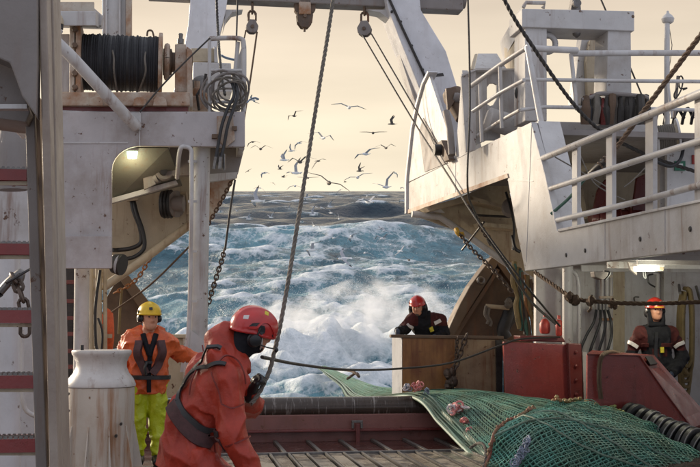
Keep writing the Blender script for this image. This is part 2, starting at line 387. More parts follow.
# spray thrown up behind the stern: thousands of droplets
def spray():
    vs = []; fs = []; r = np.random.default_rng(3)
    oct_v = np.array([(1,0,0),(-1,0,0),(0,1,0),(0,-1,0),(0,0,1),(0,0,-1)], float); oct_f = [(0,2,4),(2,1,4),(1,3,4),(3,0,4),(2,0,5),(1,2,5),(3,1,5),(0,3,5)]
    pts = []
    for k in range(170):
        b = V3(r.normal(.4, 3.6), r.normal(44, 3), .9); v = V3(r.normal(0, 1.1), r.normal(0, 1.2), abs(r.normal(4.2, 1.7))); m = int(r.integers(40, 170)); tt = r.random(m)*.55; sp = r.normal(0, 1, (m, 3))*(.05+.55*tt[:, None])
        q = b+v*tt[:, None]+sp; q[:, 2] -= 4.9*tt**2; pts.append(q)
    for cx, cy, cz, sx, sy, sz, m in ((1.0, 44, 1.3, 3.0, 4, .45, 4500), (-1.5, 46, 1.1, 4.0, 4, .4, 2200), (3.6, 42, 1.2, 1.5, 3, .4, 1500)):
        q = r.normal(0, 1, (m, 3))*V3(sx, sy, sz)+V3(cx, cy, cz); pts.append(q)
    pts = np.vstack(pts); rr = .003+.011*r.random(len(pts))**3
    rr *= 1.0
    allv = (pts[:, None, :]+oct_v[None]*rr[:, None, None]).reshape(-1, 3)
    allf = (np.arange(len(pts))[:, None, None]*6+np.array(oct_f)[None]).reshape(-1, 3)
    m = simple('sea_spray', (.85, .87, .88), .6, .03, 2, 0)
    me = bpy.data.meshes.new('sea_spray'); me.from_pydata(allv.tolist(), [], allf.tolist()); me.update(); me.materials.append(m)
    o = bpy.data.objects.new('sea_spray', me); COL.objects.link(o); o['kind'] = 'stuff'; o['label'] = 'white spray flying above the churned wake behind the stern'; o['category'] = 'spray'
spray()
def mist():
    g = J(lathe((.6, 44.5, .25), (1, 0, 0), [(-6.2, .5), (-5, 1.1), (-2.5, 1.5), (0, 2.35), (1.8, 2.3), (3.4, 1.6), (4.8, .9), (5.4, .4)], 28))
    m = bpy.data.materials.new('spray_mist'); m.use_nodes = True; t = m.node_tree; t.nodes.clear(); o_ = t.nodes.new('ShaderNodeOutputMaterial'); pv = t.nodes.new('ShaderNodeVolumePrincipled')
    c = t.nodes.new('ShaderNodeTexCoord'); n = node(t, 'ShaderNodeTexNoise', Scale=.75, Detail=5.0, Roughness=.62, Distortion=.6); t.links.new(c.outputs['Object'], n.inputs['Vector'])
    pv.inputs['Color'].default_value = (.97, .98, 1, 1); pv.inputs['Anisotropy'].default_value = .35
    t.links.new(ramp(t, n.outputs[0], [(.49, 0.), (.72, 1.3)]), pv.inputs['Density']); t.links.new(pv.outputs[0], o_.inputs['Volume'])
    me = mesh_of('spray_mist', g, m, True, V3(.6, 44.5, .25)); o = bpy.data.objects.new('spray_mist', me); COL.objects.link(o); o.location = (.6, 44.5, .25); o['kind'] = 'stuff'; o['label'] = 'burst of white spray mist hanging over the churned wake'; o['category'] = 'spray'
mist()

# ================================================================ DECK
PLANK = simple('wet_grey_cream_deck_plank', (.36, .30, .22), .38, .45, 9, .4, 35, bdist=.006)
def plank_mat():
    m, t, bs = mat_new('worn_wet_deck_timber'); v = coords(t, (9, .8, 1)); w = coords(t)
    c = mixc(t, noise(t, v, 3, 7, .7), (.50, .42, .31), (.22, .175, .12))
    c = mixc(t, ramp(t, noise(t, w, 2.3, 6, .7), [(.49, 0.), (.56, .95)]), c, (.045, .035, .03))
    t.links.new(c, bs.inputs['Base Color'])
    t.links.new(ramp(t, noise(t, w, 1.7, 4), [(.4, .12), (.62, .45)]), bs.inputs['Roughness']); bump(t, bs, noise(t, v, 6, 6), .5, .008); return m
PL = plank_mat()
WETRED = steel_paint('wet_maroon_deck', (.10, .036, .03), .3, .18, (.03, .018, .016), .7)
deck = thing('deck', 'wet planked working deck of the trawler', 'deck', (0, 10, 0), kind='structure')
part('deck_plating', box2((-7, -1, -.35), (9, 14.05, -.06)), DARKST)
part('wet_strip', box2((.45, 12.40, -.06), (3.9, 14.0, -.045)), WETRED)
pw = .145; k = 0
for x in np.arange(.10, 4.6, pw+.06):
    y1 = 12.35
    o = part('plank', box2((x, 6.0, -.055), (x+pw, y1-.02*random.random(), random.uniform(-.006, .006))), PL, bevel=.006)
    k += 1
for x in np.arange(.45, 3.8, .41):
    part('runner_bar', box2((x, 12.42, -.044), (x+.045, 13.95, -.012)), STEEL, bevel=.004)
for x in np.arange(.10+pw, 4.5, (pw+.06)):
    part('steel_runner', box2((x+.018, 6.0, -.05), (x+.042, 12.4, .014)), STEEL)
part('deck_edge_bar', box2((.4, 12.36, -.05), (4.6, 12.40, .02)), STEEL, bevel=.006)
part('side_planking', box2((-7, 4, -.058), (.08, 14.0, -.004)), WETRED)
part('side_plating', box2((4.62, 4, -.058), (9, 14.0, -.004)), WETRED)
deck['kind'] = 'structure'

# stern wall with the big roller over it
yR = 14.25
t = thing('stern_roller', 'wet dark steel roller across the stern ramp top', 'roller', (2.2, yR, .4))
za, zb = P(300, 397, yR)[2], P(300, 419, yR)[2]; rr = (za-zb)/2; zc = (za+zb)/2
def roller_mat():
    m, tt, bs = mat_new('wet_roller_steel'); v = coords(tt); vs = coords(tt, (9, 1, 1))
    c = mixc(tt, noise(tt, v, 4, 7), (.085, .062, .048), (.035, .027, .023)); c = mixc(tt, ramp(tt, noise(tt, vs, 2.5, 6, .7), [(.56, 0.), (.64, .8)]), c, (.30, .27, .25))
    tt.links.new(c, bs.inputs['Base Color']); bs.inputs['Roughness'].default_value = .22; bs.inputs['Metallic'].default_value = .3
    bump(tt, bs, noise(tt, vs, 6, 5), .35, .01); return m
part('drum', lathe((-1.2, yR, zc), (1, 0, 0), [(0, rr*.98), (1.5, rr), (1.53, rr*1.02), (1.56, rr), (5.0, rr)], 40), roller_mat(), smooth=True)
for x in (-1.3, 3.82): part('end_bearing', box2((x, yR-.2, 0), (x+.09, yR+.2, zc+.06)), REDP, bevel=.02)
part('scraper_bar', tube([(-1.2, yR-rr-.02, zc-.10), (3.8, yR-rr-.02, zc-.10)], .012), DARKST)
t = thing('stern_wall', 'low dark red steel wall beneath the stern roller', 'wall', (2.2, 14.05, 0), kind='structure')
part('wall_plate', box2((-1.25, 14.02, -.05), (3.82, 14.1, zc-.07)), steel_paint('dusty_pink_red_plate', (.24, .10, .085), .5, .35, (.12, .06, .05), .6), bevel=.008)
part('wall_ledge', box2((-1.25, 13.9, .085), (3.82, 14.019, .112)), REDP, bevel=.006)
h0 = P(351, 420, 13.95); h1 = P(362, 420, 13.95); d0 = P(355, 446, 13.95)
part('bracket', J(box2((h0[0], 13.88, h0[2]-.03), (h1[0], 13.93, h0[2]+.0)), box2((h0[0], 13.88, h0[2]-.1), (h0[0]+.03, 13.93, h0[2]-.031)), box2((h1[0]-.03, 13.88, h0[2]-.1), (h1[0], 13.93, h0[2]-.031))), STEEL, bevel=.004)
part('bracket_post', box2((h0[0]+.05, 13.86, -.05), (h0[0]+.10, 13.895, h0[2]-.04)), REDP, bevel=.004)

# hull side and lower structure below the deck (keeps the stern closed from a step aside)
t = thing('hull', 'white trawler hull carrying the working deck', 'ship hull', (0, 8, -2), kind='structure')
part('transom', box2((-7, 14.15, -5.2), (9, 14.4, -.36)), WHITE)
part('hull_side', box2((-7.2, -1, -5.2), (-7.01, 14.4, 1.0)), WHITE); part('hull_side', box2((9.01, -1, -5.2), (9.2, 17, 1.0)), WHITE)
part('aft_deck', box2((3.85, 14.41, -.6), (9, 22, -.02)), WETRED); part('aft_deck', box2((-7, 14.41, -.6), (-1.3, 22, -.02)), WETRED)
part('ramp', plate([(-1.28, 14.41, -.05), (3.83, 14.41, -.05), (3.83, 22, -3.2), (-1.28, 22, -3.2)], (0, 0, -.2)), WETRED)
UP = V3(0, 0, 1); AFT = V3(0, 1, 0); STBD = V3(1, 0, 0)
def arc(cx, cy, r, a0, a1, n=6): return [(cx+r*math.cos(rad(a)), cy-r*math.sin(rad(a))) for a in np.linspace(a0, a1, n)]
# ================================================================ STERN GANTRY
yG = 17.4
t = thing('stern_gantry', 'pale blue white stern gantry with two leaning legs and a crossbeam', 'gantry', (P(320, 5, yG)))
bm0, bm1 = P(148, 4, yG), P(462, 14, yG); zt = P(320, -22, yG)[2]; zb = P(320, 5.5, yG)[2]
part('cross_beam', box2((bm0[0], yG-.1, zb), (bm1[0], yG+.22, zt)), TAN if False else GREYP, bevel=.02)
part('beam_end_cap', lathe((bm1[0]+.003, yG+.06, (zb+zt)/2), STBD, [(0, .155), (.06, .155), (.07, .12)], 24), GREYP, smooth=True)
def legp(front, side, nm):
    lg = part(nm, plate(Ps(front, yG-.25), (0, .5, 0)), WHITE2, bevel=.012)
    return lg
part('leg', plate(Ps([(192, -20), (230, -20), (226, 10), (213, 62), (206, 112), (168, 112), (182, 62), (188, 26)], yG-.27), (0, .62, 0)), LEGP, bevel=.015)
lg = part('leg', plate(Ps([(383, -20), (418, -20), (421, 10), (446, 51), (461, 99), (466, 140), (470, 175), (450, 175), (424, 100), (398, 35), (388, 8)], yG-.27), (0, .62, 0)), LEGP, bevel=.015)
part('leg_web', plate(Ps([(386, 8), (396.5, 32), (423, 98), (447, 170), (436, 176), (421, 118), (413, 96), (402, 62), (386, 10)], yG+.06), (0, .3, 0)), WHITE, lg, bevel=.006)
for px, py in ((392, 12), (401, 22), (412, 46), (423, 70), (432, 94), (438, 112)):
    part('bolt', lathe(P(px-.5, py, yG-.27), (0, -1, 0), [(0, .022), (.03, .022), (.035, .012)], 8), DARKST, lg)
part('edge_pipe', tube(P3([(388, -4, yG-.30), (402, 27, yG-.30), (424, 74, yG-.30), (445, 119, yG-.30)]), .022, 7), DARKST, lg)
part('beam_knee', plate(Ps([(366, 9.5), (389, 9.5), (401, 36), (392, 21), (380, 12.5)], yG-.1), (0, .3, 0)), WHITE, bevel=.004)
part('beam_knee', plate(Ps([(226, 9.5), (243, 9.5), (232, 12.5), (226, 20), (223, 30)], yG-.1), (0, .3, 0)), WHITE, bevel=.004)
part('oil_smear', plate(Ps([(433, 74), (443, 73), (444, 76), (434, 77)], yG-.272), (0, -.002, 0)), DARKST, lg)

# ================================================================ PORT WINCH PLATFORM
yL = 12.5
Wp = thing('winch_platform', 'white steel winch platform on posts above the man in the yellow helmet', 'platform', P(150, 200, yL))
fp = [(38, 111.5), (245, 111.5), (245, 147), (140, 146)]+[(112+28*(1-math.sin(a)), 146+24*(1-math.cos(a))) for a in np.linspace(.1, 1.57, 7)]+[(112, 268), (38, 268)]
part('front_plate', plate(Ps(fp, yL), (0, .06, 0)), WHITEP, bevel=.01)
zt, zb = P(150, 111.5, yL)[2], P(150, 146, yL)[2]; xe = P(245, 130, yL)[0]; xl = P(38, 130, yL)[0]
part('top_deck', box2((xl, yL+.062, zt-.10), (xe-.003, 17.2, zt-.004)), WHITE)
part('end_plate', box2((xe-.06, yL+.062, zb), (xe, 16.2, zt-.102)), WHITE)
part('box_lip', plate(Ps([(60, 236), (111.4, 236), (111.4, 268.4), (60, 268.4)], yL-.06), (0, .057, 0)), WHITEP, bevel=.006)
part('weld_seam', plate(Ps([(62, 142.1), (128, 142.1), (128, 143.3), (62, 143.3)], yL-.012), (0, .0115, 0)), WHITE)
part('plate_edge', plate(Ps([(139, 112), (140.2, 112), (140.2, 146), (139, 146)], yL-.01), (0, .0095, 0)), WHITE)
# maroon strip and the winch bed above
part('bed_strip', plate(Ps([(55, 106), (188, 106), (188, 111.2), (55, 111.2)], yL+.10), (0, .3, 0)), REDP)
part('bed_beam', plate(Ps([(50, 92), (190, 92), (190, 105.7), (50, 105.7)], yL+.02), (0, .5, 0)), RUSTYW, bevel=.012)
for px in (96, 140, 160): part('bed_lug', plate(Ps([(px-7, 105.6), (px-6, 99), (px-3, 97), (px+3, 97), (px+6, 99), (px+7, 105.6)], yL-.05), (0, .066, 0)), RUSTYW, bevel=.004)
# flaring inner wall and dark soffit panels
part('inner_wall', plate(Ps([(96, 150), (216, 150), (205, 205), (190, 226), (104, 288), (96, 288)], 14.6), (0, .08, 0)), TAN)
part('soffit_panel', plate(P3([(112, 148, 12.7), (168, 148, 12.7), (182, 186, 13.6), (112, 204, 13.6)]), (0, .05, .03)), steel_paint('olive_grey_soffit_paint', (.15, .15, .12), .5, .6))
part('soffit_beam', plate(Ps([(112, 198), (176, 180), (178, 184), (112, 203)], 13.4), (0, .12, 0)), WHITE)
part('overhang_plate', plate(Ps([(170, 147.5), (244.5, 147.5), (238, 174), (165, 176)], 13.2), (0, .1, 0)), GREYP, bevel=.008)
part('overhang_rib', plate(Ps([(208, 174), (238, 172), (236, 178), (208, 182)], 13.1), (0, .09, 0)), WHITE)
part('flare_plate', plate(Ps([(207, 178), (236, 175), (226, 196), (214, 215), (205, 229), (190, 232), (190, 180)], 13.9), (0, .08, 0)), RUSTYW)
dp = P3([(104, 287, 14.3), (140, 262, 14.3), (192, 223, 14.3)]); part('edge_pipe', tube(dp, .055, 12), TAN, smooth=True)
part('flap_strut', plate(Ps([(154, 147.5), (158, 147.5), (170, 167), (166, 169)], 13.2), (0, .05, 0)), GREYP)
# posts
pb = P(198, 376, yL+.25); pt = P(197.5, 147, yL+.25); pb[2] = -.02
part('post', tube([pb, (pb[0]+.0, pb[1], pt[2])], .1, 20), WHITE, smooth=True)
part('post_pipe', tube(spline(P3([(186, 372, 12.5), (190, 300, 12.5), (191.5, 200, 12.5), (191.5, 160, 12.5), (191, 150, 12.5), (186, 147, 12.5), (180, 150, 12.5), (177, 178, 12.9)])), .026, 10), WHITE, smooth=True)
for py in (160, 200, 250, 300): part('pipe_clip', plate(Ps([(188, py), (197, py), (197, py+2.5), (188, py+2.5)], yL+.1), (0, .02, 0)), WHITE)
part('post_foot', plate(Ps([(180, 372), (186, 334), (191, 330), (204, 340), (209, 372)], yL+.12), (0, .06, 0)), WHITE)
# columns under the low box, dark rungs between them
part('column', tube([P(82, 380, 13.0)*V3(1, 1, 0)+V3(0, 0, -.02), P(82, 266, 13.0)], .085, 16), WHITE, smooth=True)
part('back_panel', plate(Ps([(40, 262), (76, 262), (76, 480), (40, 480)], 14.2), (0, .05, 0)), DARKST)
for py in (280, 299, 316, 332, 349, 365, 384, 400): part('rung', plate(Ps([(58, py), (75, py), (75, py+4), (58, py+4)], 13.5), (0, .12, 0)), REDP, bevel=.004)
for px in (91, 98.5, 105): part('conduit', tube([P(px, 268, 13.4), P(px+.5, 400, 13.4)], .024 if px != 98.5 else .04, 10), TAN, smooth=True)
for py in (276, 288, 300, 312, 324, 336, 348): part('conduit_clip', plate(Ps([(89, py), (106, py), (106, py+2), (89, py+2)], 13.45), (0, .02, 0)), TAN)
part('cable', tube(spline(P3([(100, 270, 13.2), (96, 300, 13.2), (95, 320, 13.2), (96, 345, 13.2), (99, 352, 13.2)])), .018, 8), BLACK, smooth=True)
part('cable', tube(spline(P3([(98, 318, 13.2), (102, 330, 13.2), (102, 345, 13.2), (100, 356, 13.2)])), .014, 8), BLACK, smooth=True)
part('back_wall', plate(Ps([(76, 262), (97, 262), (97, 420), (76, 420)], 14.4), (0, .05, 0)), TAN)
# slanted brace pipe up to the tower
part('brace_pipe', tube(P3([(50, 36, 11.9), (70, 55, 12.0), (128, 118, 12.35), (137, 127, 12.45)]), .065, 16), WHITE, smooth=True)
part('brace_shoe', plate(Ps([(125, 113), (141, 113), (141, 130), (133, 130)], yL-.02), (0, .018, 0)), WHITE)
# rusty hose bracket at the outer end
part('hose_bracket', plate(Ps([(217, 116), (233, 116), (235, 140), (226, 147), (217, 140)], yL-.05), (0, .049, 0)), RUSTYW, bevel=.004)
for a, b in (((212, 134), (218, 138)), ((232, 126), (237, 130))): part('bracket_lug', plate(Ps([a, (b[0], a[1]), b, (a[0], b[1])], yL-.07), (0, .068, 0)), RUSTM)
# small tower and ledge behind the drum
yT = 14.2
part('tower', plate(Ps([(102, -30), (126, -30), (126, 40), (102, 96)], yT), (0, .7, 0)), WHITE, bevel=.01)
part('tower_edge', plate(Ps([(125.9, -30), (131, -30), (131, 34), (125.9, 40)], yT-.1), (0, .4, 0)), RUSTYW)
for px in (105.5, 119): part('tower_rib', plate(Ps([(px, -30), (px+1.6, -30), (px+1.6, 60), (px, 60)], yT-.05), (0, .049, 0)), WHITE)
part('ledge', plate(P3([(50, 11, 12.4), (96, 11, 12.4), (103, 16, 13.6), (50, 14, 13.6)]), (0, 0, -.17)), WHITE, bevel=.01)
part('ledge_rim', plate(Ps([(50, 2), (94, 2), (94, 11), (50, 11)], 12.5), (0, .06, 0)), RUSTYW)
part('ledge_knee', plate(Ps([(94, 8), (103, 16), (101, 25), (96, 26)], 12.9), (0, .1, 0)), WHITE)
part('back_bulkhead', plate(Ps([(50, 34), (70, 34), (70, 92), (50, 92)], 13.0), (0, .1, 0)), WHITE, bevel=.006)

# left cream bin behind the first man
t = thing('cream_bin', 'cream riveted steel bin side between the post and the man in orange', 'bin', P(178, 380, 13.5))
part('side_plate', plate(Ps([(160, 338), (191, 338), (191, 398), (160, 398)], 13.5), (0, .3, 0)), TAN, bevel=.01)
part('top_rail', plate(Ps([(158, 334.5), (193, 334.5), (193, 338), (158, 338)], 13.45), (0, .4, 0)), TAN, bevel=.008)
part('corner_strip', plate(Ps([(183, 338.3), (188, 338.3), (188, 398), (183, 398)], 13.46), (0, .039, 0)), RUSTYW)
for py in range(344, 398, 8): part('rivet', lathe(P(185.5, py, 13.46), (0, -1, 0), [(0, .018), (.012, .012)], 8), DARKST)

# lamp under the platform (lit)
LAMPG = emit('lit_lamp_glass_green', (.75, 1, .70), 5.0)
t = thing('deck_lamp', 'small lit greenish lamp under the winch platform', 'lamp', P(132, 152, 12.75))
part('housing', plate(Ps([(126, 148), (138.5, 148), (138, 151), (126.5, 151)], 12.7), (0, .16, 0)), WHITE, bevel=.004)
part('diffuser', plate(Ps([(126.8, 151.1), (137.6, 151.1), (136.2, 157.5), (127.6, 157.5)], 12.72), (0, .12, 0)), LAMPG, bevel=.008)
def lamp(name, loc, e, col, r=.12):
    d = bpy.data.lights.new(name, 'POINT'); d.energy = e; d.color = col; d.shadow_soft_size = r
    o = bpy.data.objects.new(name, d); COL.objects.link(o); o.location = loc; ONSHIP.append(o); return o
lp = P(132, 159.5, 12.8); lamp('deck_lamp_light', lp+V3(0, 0, -.12), 5, (1, .86, .55))

# hose reel and pulley wheels in the recess
t = thing('pulley', 'grey pulley wheel on the dark panel under the platform', 'pulley', P(158, 171, 13.3))
part('wheel', lathe(P(163, 172, 13.3), (0.2, -1, 0), [(0, .10), (.03, .115), (.05, .09), (.07, .09), (.09, .115), (.12, .10)], 28), GREYP, smooth=True)
part('hub', lathe(P(163, 172, 13.18), (0.2, -1, 0), [(0, .045), (.05, .04)], 16), DARKST, smooth=True)
part('arm', tube(P3([(146, 182, 13.3), (158, 177, 13.25)]), .07, 12), GREYP, smooth=True)
part('cheek', plate(Ps([(143, 178), (152, 174), (156, 184), (144, 190)], 13.2), (0, .06, 0)), GREYP, bevel=.006)
t = thing('hose_reel', 'reel of dark hose mounted on the lit cream wall', 'hose reel', P(175, 203, 14.3))
for i in range(6): part('hose_turn', torus(P(163+i*1.6, 204, 14.3), (1, -.25, 0), .16+.012*(i % 2), .017, 24, 8), BLACK, smooth=True)
part('flange', lathe(P(175, 204, 14.3), (1, -.8, 0), [(0, .17), (.03, .175), (.035, .12), (.06, .05), (.10, .045)], 28), GREYP, smooth=True)
part('drum', lathe(P(161, 204, 14.3), (1, -.25, 0), [(0, .10), (.3, .10)], 20), GREYP, smooth=True)
part('frame_bar', tube(P3([(158, 195, 14.35), (186, 193, 14.35), (188, 214, 14.35)]), .025, 8), TAN)
t = thing('hanging_hose', 'pair of black hoses looping down the lit cream wall', 'hose', P(130, 230, 14.4))
part('hose', tube(spline(P3([(131, 198, 14.45), (134, 212, 14.4), (140, 228, 14.4), (141, 242, 14.4), (132, 248, 14.4), (118, 250, 14.4), (112, 250, 14.3)]), 8), .028, 10), BLACK, smooth=True)
part('hose', tube(spline(P3([(133, 198, 14.45), (137, 214, 14.35), (143, 232, 14.35), (144, 248, 14.35), (134, 257, 14.35), (120, 259, 14.35), (112, 257, 14.3)]), 8), .026, 10), BLACK, smooth=True)
part('hose_clamp', plate(Ps([(126, 196), (137, 194), (138, 200), (127, 201)], 14.35), (0, .1, 0)), TAN)
t = thing('work_light', 'unlit round black floodlight under the low white box', 'lamp', P(115, 263, 12.9))
part('shell', lathe(P(112, 263, 12.95), (1, -.5, -.2), [(0, .05), (.03, .11), (.12, .125), (.14, .12)], 24), BLACK, smooth=True)
part('lens', lathe(P(118.5, 264.5, 12.87), (1, -.5, -.2), [(0, .11), (.02, .09), (.03, .01)], 24), simple('grey_lamp_glass', (.35, .36, .38), .15, .1, 5, 0), smooth=True)

# ---------------------------------------------------------------- rope drum winch
yD = 13.05
t = thing('rope_winch', 'big winch drum wound full of black warp on the platform', 'winch', P(120, 62, yD))
c0, c1 = P(82, 62, yD), P(158.5, 62, yD); c1[1] = c0[1]; c1[2] = c0[2]
Rd = (P(120, 34, yD-.3)[2]-P(120, 91, yD-.3)[2])/2
part('core', lathe(c0, STBD, [(0, Rd*.96), (c1[0]-c0[0], Rd*.96)], 32), BLACK, smooth=True)
turns = []; n = 34; L = c1[0]-c0[0]
for i in range(n):
    x = c0[0]+.012+L*(i+.5)/n*.985; turns.append(torus((x, c0[1], c0[2]), (1, random.uniform(-.02, .02), random.uniform(-.02, .02)), Rd-.016+random.uniform(-.012, .010), L/n*.56, 40, 6))
for i in range(0): pass
wr = part('wound_rope', J(*turns), ROPEK, smooth=True, auto=False, kind='stuff')
for a, b in (((108, 34), (117, 92)), ((149, 38), (139, 91))):
    part('stray_turn', tube(spline([P(a[0], a[1], yD-.05), P((a[0]+b[0])/2+1, (a[1]+b[1])/2-8, yD-Rd-.02), P((a[0]+b[0])/2+1.5, (a[1]+b[1])/2+8, yD-Rd-.02), P(b[0], b[1], yD-.15)]), .011, 6), ROPEW, smooth=True)
for px, R_ in ((80.5, 33), (160.5, 34)):
    c = P(px, 60, yD); rr_ = Rd*1.13
    part('flange', lathe((c[0]-.022, yD, c0[2]), STBD, [(0, rr_), (.044, rr_)], 40), RUSTYW, smooth=True, bevel=.006)
part('shaft', lathe(P(163, 62, yD), STBD, [(0, .16), (.10, .16), (.11, .12), (.35, .12)], 20), RUSTM, smooth=True)
part('brake_band', torus(P(167, 62, yD), STBD, .19, .035, 24, 8), RUSTYW, smooth=True)
for px in (72, 78): part('bearing_frame', plate(Ps([(px-2.4, 22), (px+2.4, 20), (px+2.6, 104), (px-2.6, 104)], yD-.45), (0, .5, 0)), RUSTYW, bevel=.008)
for py in (30, 46, 60, 74, 88): part('bolt', lathe(P(75, py, yD-.46), (0, -1, 0), [(0, .035), (.06, .03)], 8), RUSTM)
part('bearing_frame', plate(Ps([(175, 44), (186, 44), (189, 92), (175, 92)], yD-.2), (0, .5, 0)), RUSTYW, bevel=.01)
part('bearing_frame', plate(Ps([(186.5, 46), (192, 50), (193, 107), (187, 107)], yD-.3), (0, .4, 0)), RUSTYW, bevel=.01)
part('grease_cup', lathe(P(180.5, 44, yD), UP, [(0, .04), (.06, .04), (.065, .025), (.12, .03), (.13, .02)], 12), STEEL, smooth=True)
part('wire_guard', tube(spline(P3([(147, 36, 12.9), (148, 31, 12.9), (152, 31, 12.9), (154, 37, 12.9)])), .012, 6), RUSTM)
part('wire_guard', tube(spline(P3([(164, 56, 12.9), (165, 51, 12.9), (169, 52, 12.9), (170, 60, 12.9)])), .012, 6), RUSTM)

# winch gear to the right of the drum
t = thing('winch_control_box', 'pale winch gear box with slatted cover beside the drum', 'gear box', P(205, 70, 14.0))
part('case', plate(Ps([(193, 62), (231, 63), (232, 92), (193, 92)], 14.0), (0, .5, 0)), WHITE2, bevel=.01)
part('cover', plate(Ps([(191, 48), (217, 48), (217, 61.7), (191, 61.7)], 14.2), (0, .4, 0)), TAN, bevel=.01)
part('side_fin', plate(Ps([(214, 46), (217, 48), (218, 62), (214.5, 62)], 14.1), (0, .09, 0)), WHITE2)
part('wheel', lathe(P(202, 88, 13.6), (0, -1, 0), [(0, .14), (.05, .15), (.08, .1)], 24), STEEL, smooth=True)
part('valve', J(lathe(P(197, 96, 13.3), UP, [(0, .05), (.09, .05), (.1, .03), (.18, .035)], 12), lathe(P(203, 102, 13.2), UP, [(0, .04), (.1, .05), (.14, .02)], 12)), RUSTYW, smooth=True)
part('lever', tube(P3([(199, 110, 12.9), (197, 95, 12.8), (204, 84, 12.8), (206, 74, 12.8)]), .018, 8), DARKST)
part('manifold', plate(Ps([(189, 96), (212, 96), (212, 111), (189, 111)], 13.1), (0, .25, 0)), RUSTYW, bevel=.01)
t = thing('guard_rail', 'bent white pipe rail at the outer end of the winch platform', 'railing', P(230, 75, 12.8))
part('rail', tube(spline(P3([(209, 38.8, 12.7), (228, 38, 12.7), (241, 39, 12.7), (243.5, 44, 12.7), (244, 60, 12.7), (243.5, 112, 12.7)]), 6), .03, 12), WHITE, smooth=True)
part('post', tube(P3([(209.5, 39, 12.7), (209.5, 112, 12.7)]), .022, 10), WHITE, smooth=True)
part('post', tube(P3([(238, 42, 12.75), (235, 75, 12.75)]), .026, 10), WHITE, smooth=True)
for py in (70.5, 102): part('rung', tube(P3([(209.5, py, 12.7), (243.5, py, 12.7)]), .02, 10), WHITE, smooth=True)
part('flat_stay', plate(Ps([(232, 74), (243, 44), (243, 60), (240, 111), (234, 111)], 12.83), (0, .03, 0)), WHITE)
def coil(cx, cy, y, R0, n, r, mat, name, label, squash=1.0, cat='rope coil', jit=.03, hang=True):
    th = thing(name, label, cat, P(cx, cy, y))
    c = P(cx, cy, y)
    for i in range(n):
        Rr = R0*(1-.06*i)*random.uniform(1-3*jit, 1+3*jit); cc = c+V3(random.uniform(-.07, .07), -.02*i-.0, random.uniform(-.07, .07))
        pts = [cc+V3(Rr*math.cos(a)*squash, .05*math.sin(3*a+i), Rr*math.sin(a)*(1+.12*math.sin(a+i))) for a in np.linspace(0, 2*math.pi, 37)]
        part('turn', tube(pts, r, 7, False), mat, smooth=True)
    return th
coil(226, 94, 12.6, .19, 5, .011, ROPEW, 'hose_coil', 'loose coil of pale hose hung on the platform end rail', 1.1)
coil(225, 93, 12.72, .24, 4, .014, GREYP, 'cable_coil', 'larger coil of grey cable behind the pale hose', 1.0)
t = thing('hydraulic_hose', 'two black hydraulic hoses hanging off the platform end', 'hose', P(225, 120, 12.4))
for i, dx in enumerate((0, 6)):
    part('hose', tube(spline(P3([(232+dx*.6, 82, 12.6), (234+dx*.6, 95, 12.45), (228+dx, 108, 12.4), (222+dx, 125, 12.38), (218+dx, 146, 12.4), (215+dx*.8, 162, 12.4)])), .019, 9), BLACK, smooth=True)
    part('end_fitting', tube(P3([(216+dx*.8, 157, 12.4), (214+dx*.9, 169, 12.4)]), .022, 9), STEEL, smooth=True)
part('valve_block', J(*[tube(P3([(218+3*k, 152+k, 12.45), (218+3*k, 166+2*k, 12.45)]), .015, 8) for k in range(3)]), STEEL, smooth=True)
t = thing('navigation_light', 'white capped round lantern beside the ledge', 'lamp', P(57, 26, 12.2))
part('lantern_base', lathe(P(57, 34, 12.3), UP, [(0, .05), (.03, .065), (.05, .055)], 20), WHITE2, smooth=True)
part('dark_band', lathe(P(57, 29, 12.3), UP, [(0, .068), (.05, .068)], 20), BLACK, smooth=True)
part('lantern_cap', lathe(P(57, 24.5, 12.3), UP, [(0, .075), (.05, .07), (.10, .05), (.105, 0.01)], 20), TAN, smooth=True)

# ================================================================ NEAR LADDER AND BULKHEAD (port, close by)
yN = 4.4
t = thing('steel_ladder', 'steep ladder with dark red toothed treads in a pale frame', 'ladder', P(30, 300, yN))
for a, b, w in (((30, 100), (40, 480), 0),):
    part('stringer', plate(P3([(24.5, 95, yN-.03), (34, 95, yN-.03), (47.5, 480, yN-.03), (36, 480, yN-.03)]), (0, .05, 0)), GREYP, bevel=.004)
    part('stringer_web', plate(P3([(34.5, 95, yN+.04), (39, 95, yN+.04), (52, 480, yN+.04), (48, 480, yN+.04)]), (0, .1, 0)), TANB, bevel=.003)
for i, (yt, yb_, xr) in enumerate(((168, 181, 27), (243, 255, 30), (310, 323, 33), (376, 388, 36), (440, 451.5, 39))):
    a, b = P(-70, yt, yN), P(xr, yb_, yN)
    tr = part('tread', J(box2((a[0], yN-.02, b[2]), (b[0], yN-.012, a[2])), box2((a[0], yN-.012, a[2]-.012), (b[0], yN+.16, a[2])), box2((a[0], yN+.152, b[2]), (b[0], yN+.16, a[2]-.012))), REDT)
    teeth = []
    for x in np.arange(a[0], b[0]-.01, .019):
        for yy in (0, .05, .1):
            teeth.append(plate([(x, yN-.018+yy, a[2]+.0005), (x+.017, yN-.018+yy, a[2]+.0005), (x+.0135, yN-.018+yy, a[2]+.011), (x+.0035, yN-.018+yy, a[2]+.011)], (0, .004, 0)))
    part('grip_teeth', J(*teeth), STEEL, tr, kind='stuff')
    part('tread_lip', plate(Ps([(-70, yb_+.2), (xr, yb_+.2), (xr, yb_+4), (-70, yb_+4)], yN+.0), (0, .01, 0)), TAN, tr)
part('handrail', tube(spline(P3([(-20, 118, 4.6), (4, 120, 4.6), (10, 122, 4.6), (16, 128, 4.6), (25, 137, 4.6)])), .014, 10), WHITE, smooth=True)
Bk = thing('bulkhead', 'tall weathered beige bulkhead edge beside the ladder', 'bulkhead', P(25, 60, 4.1))
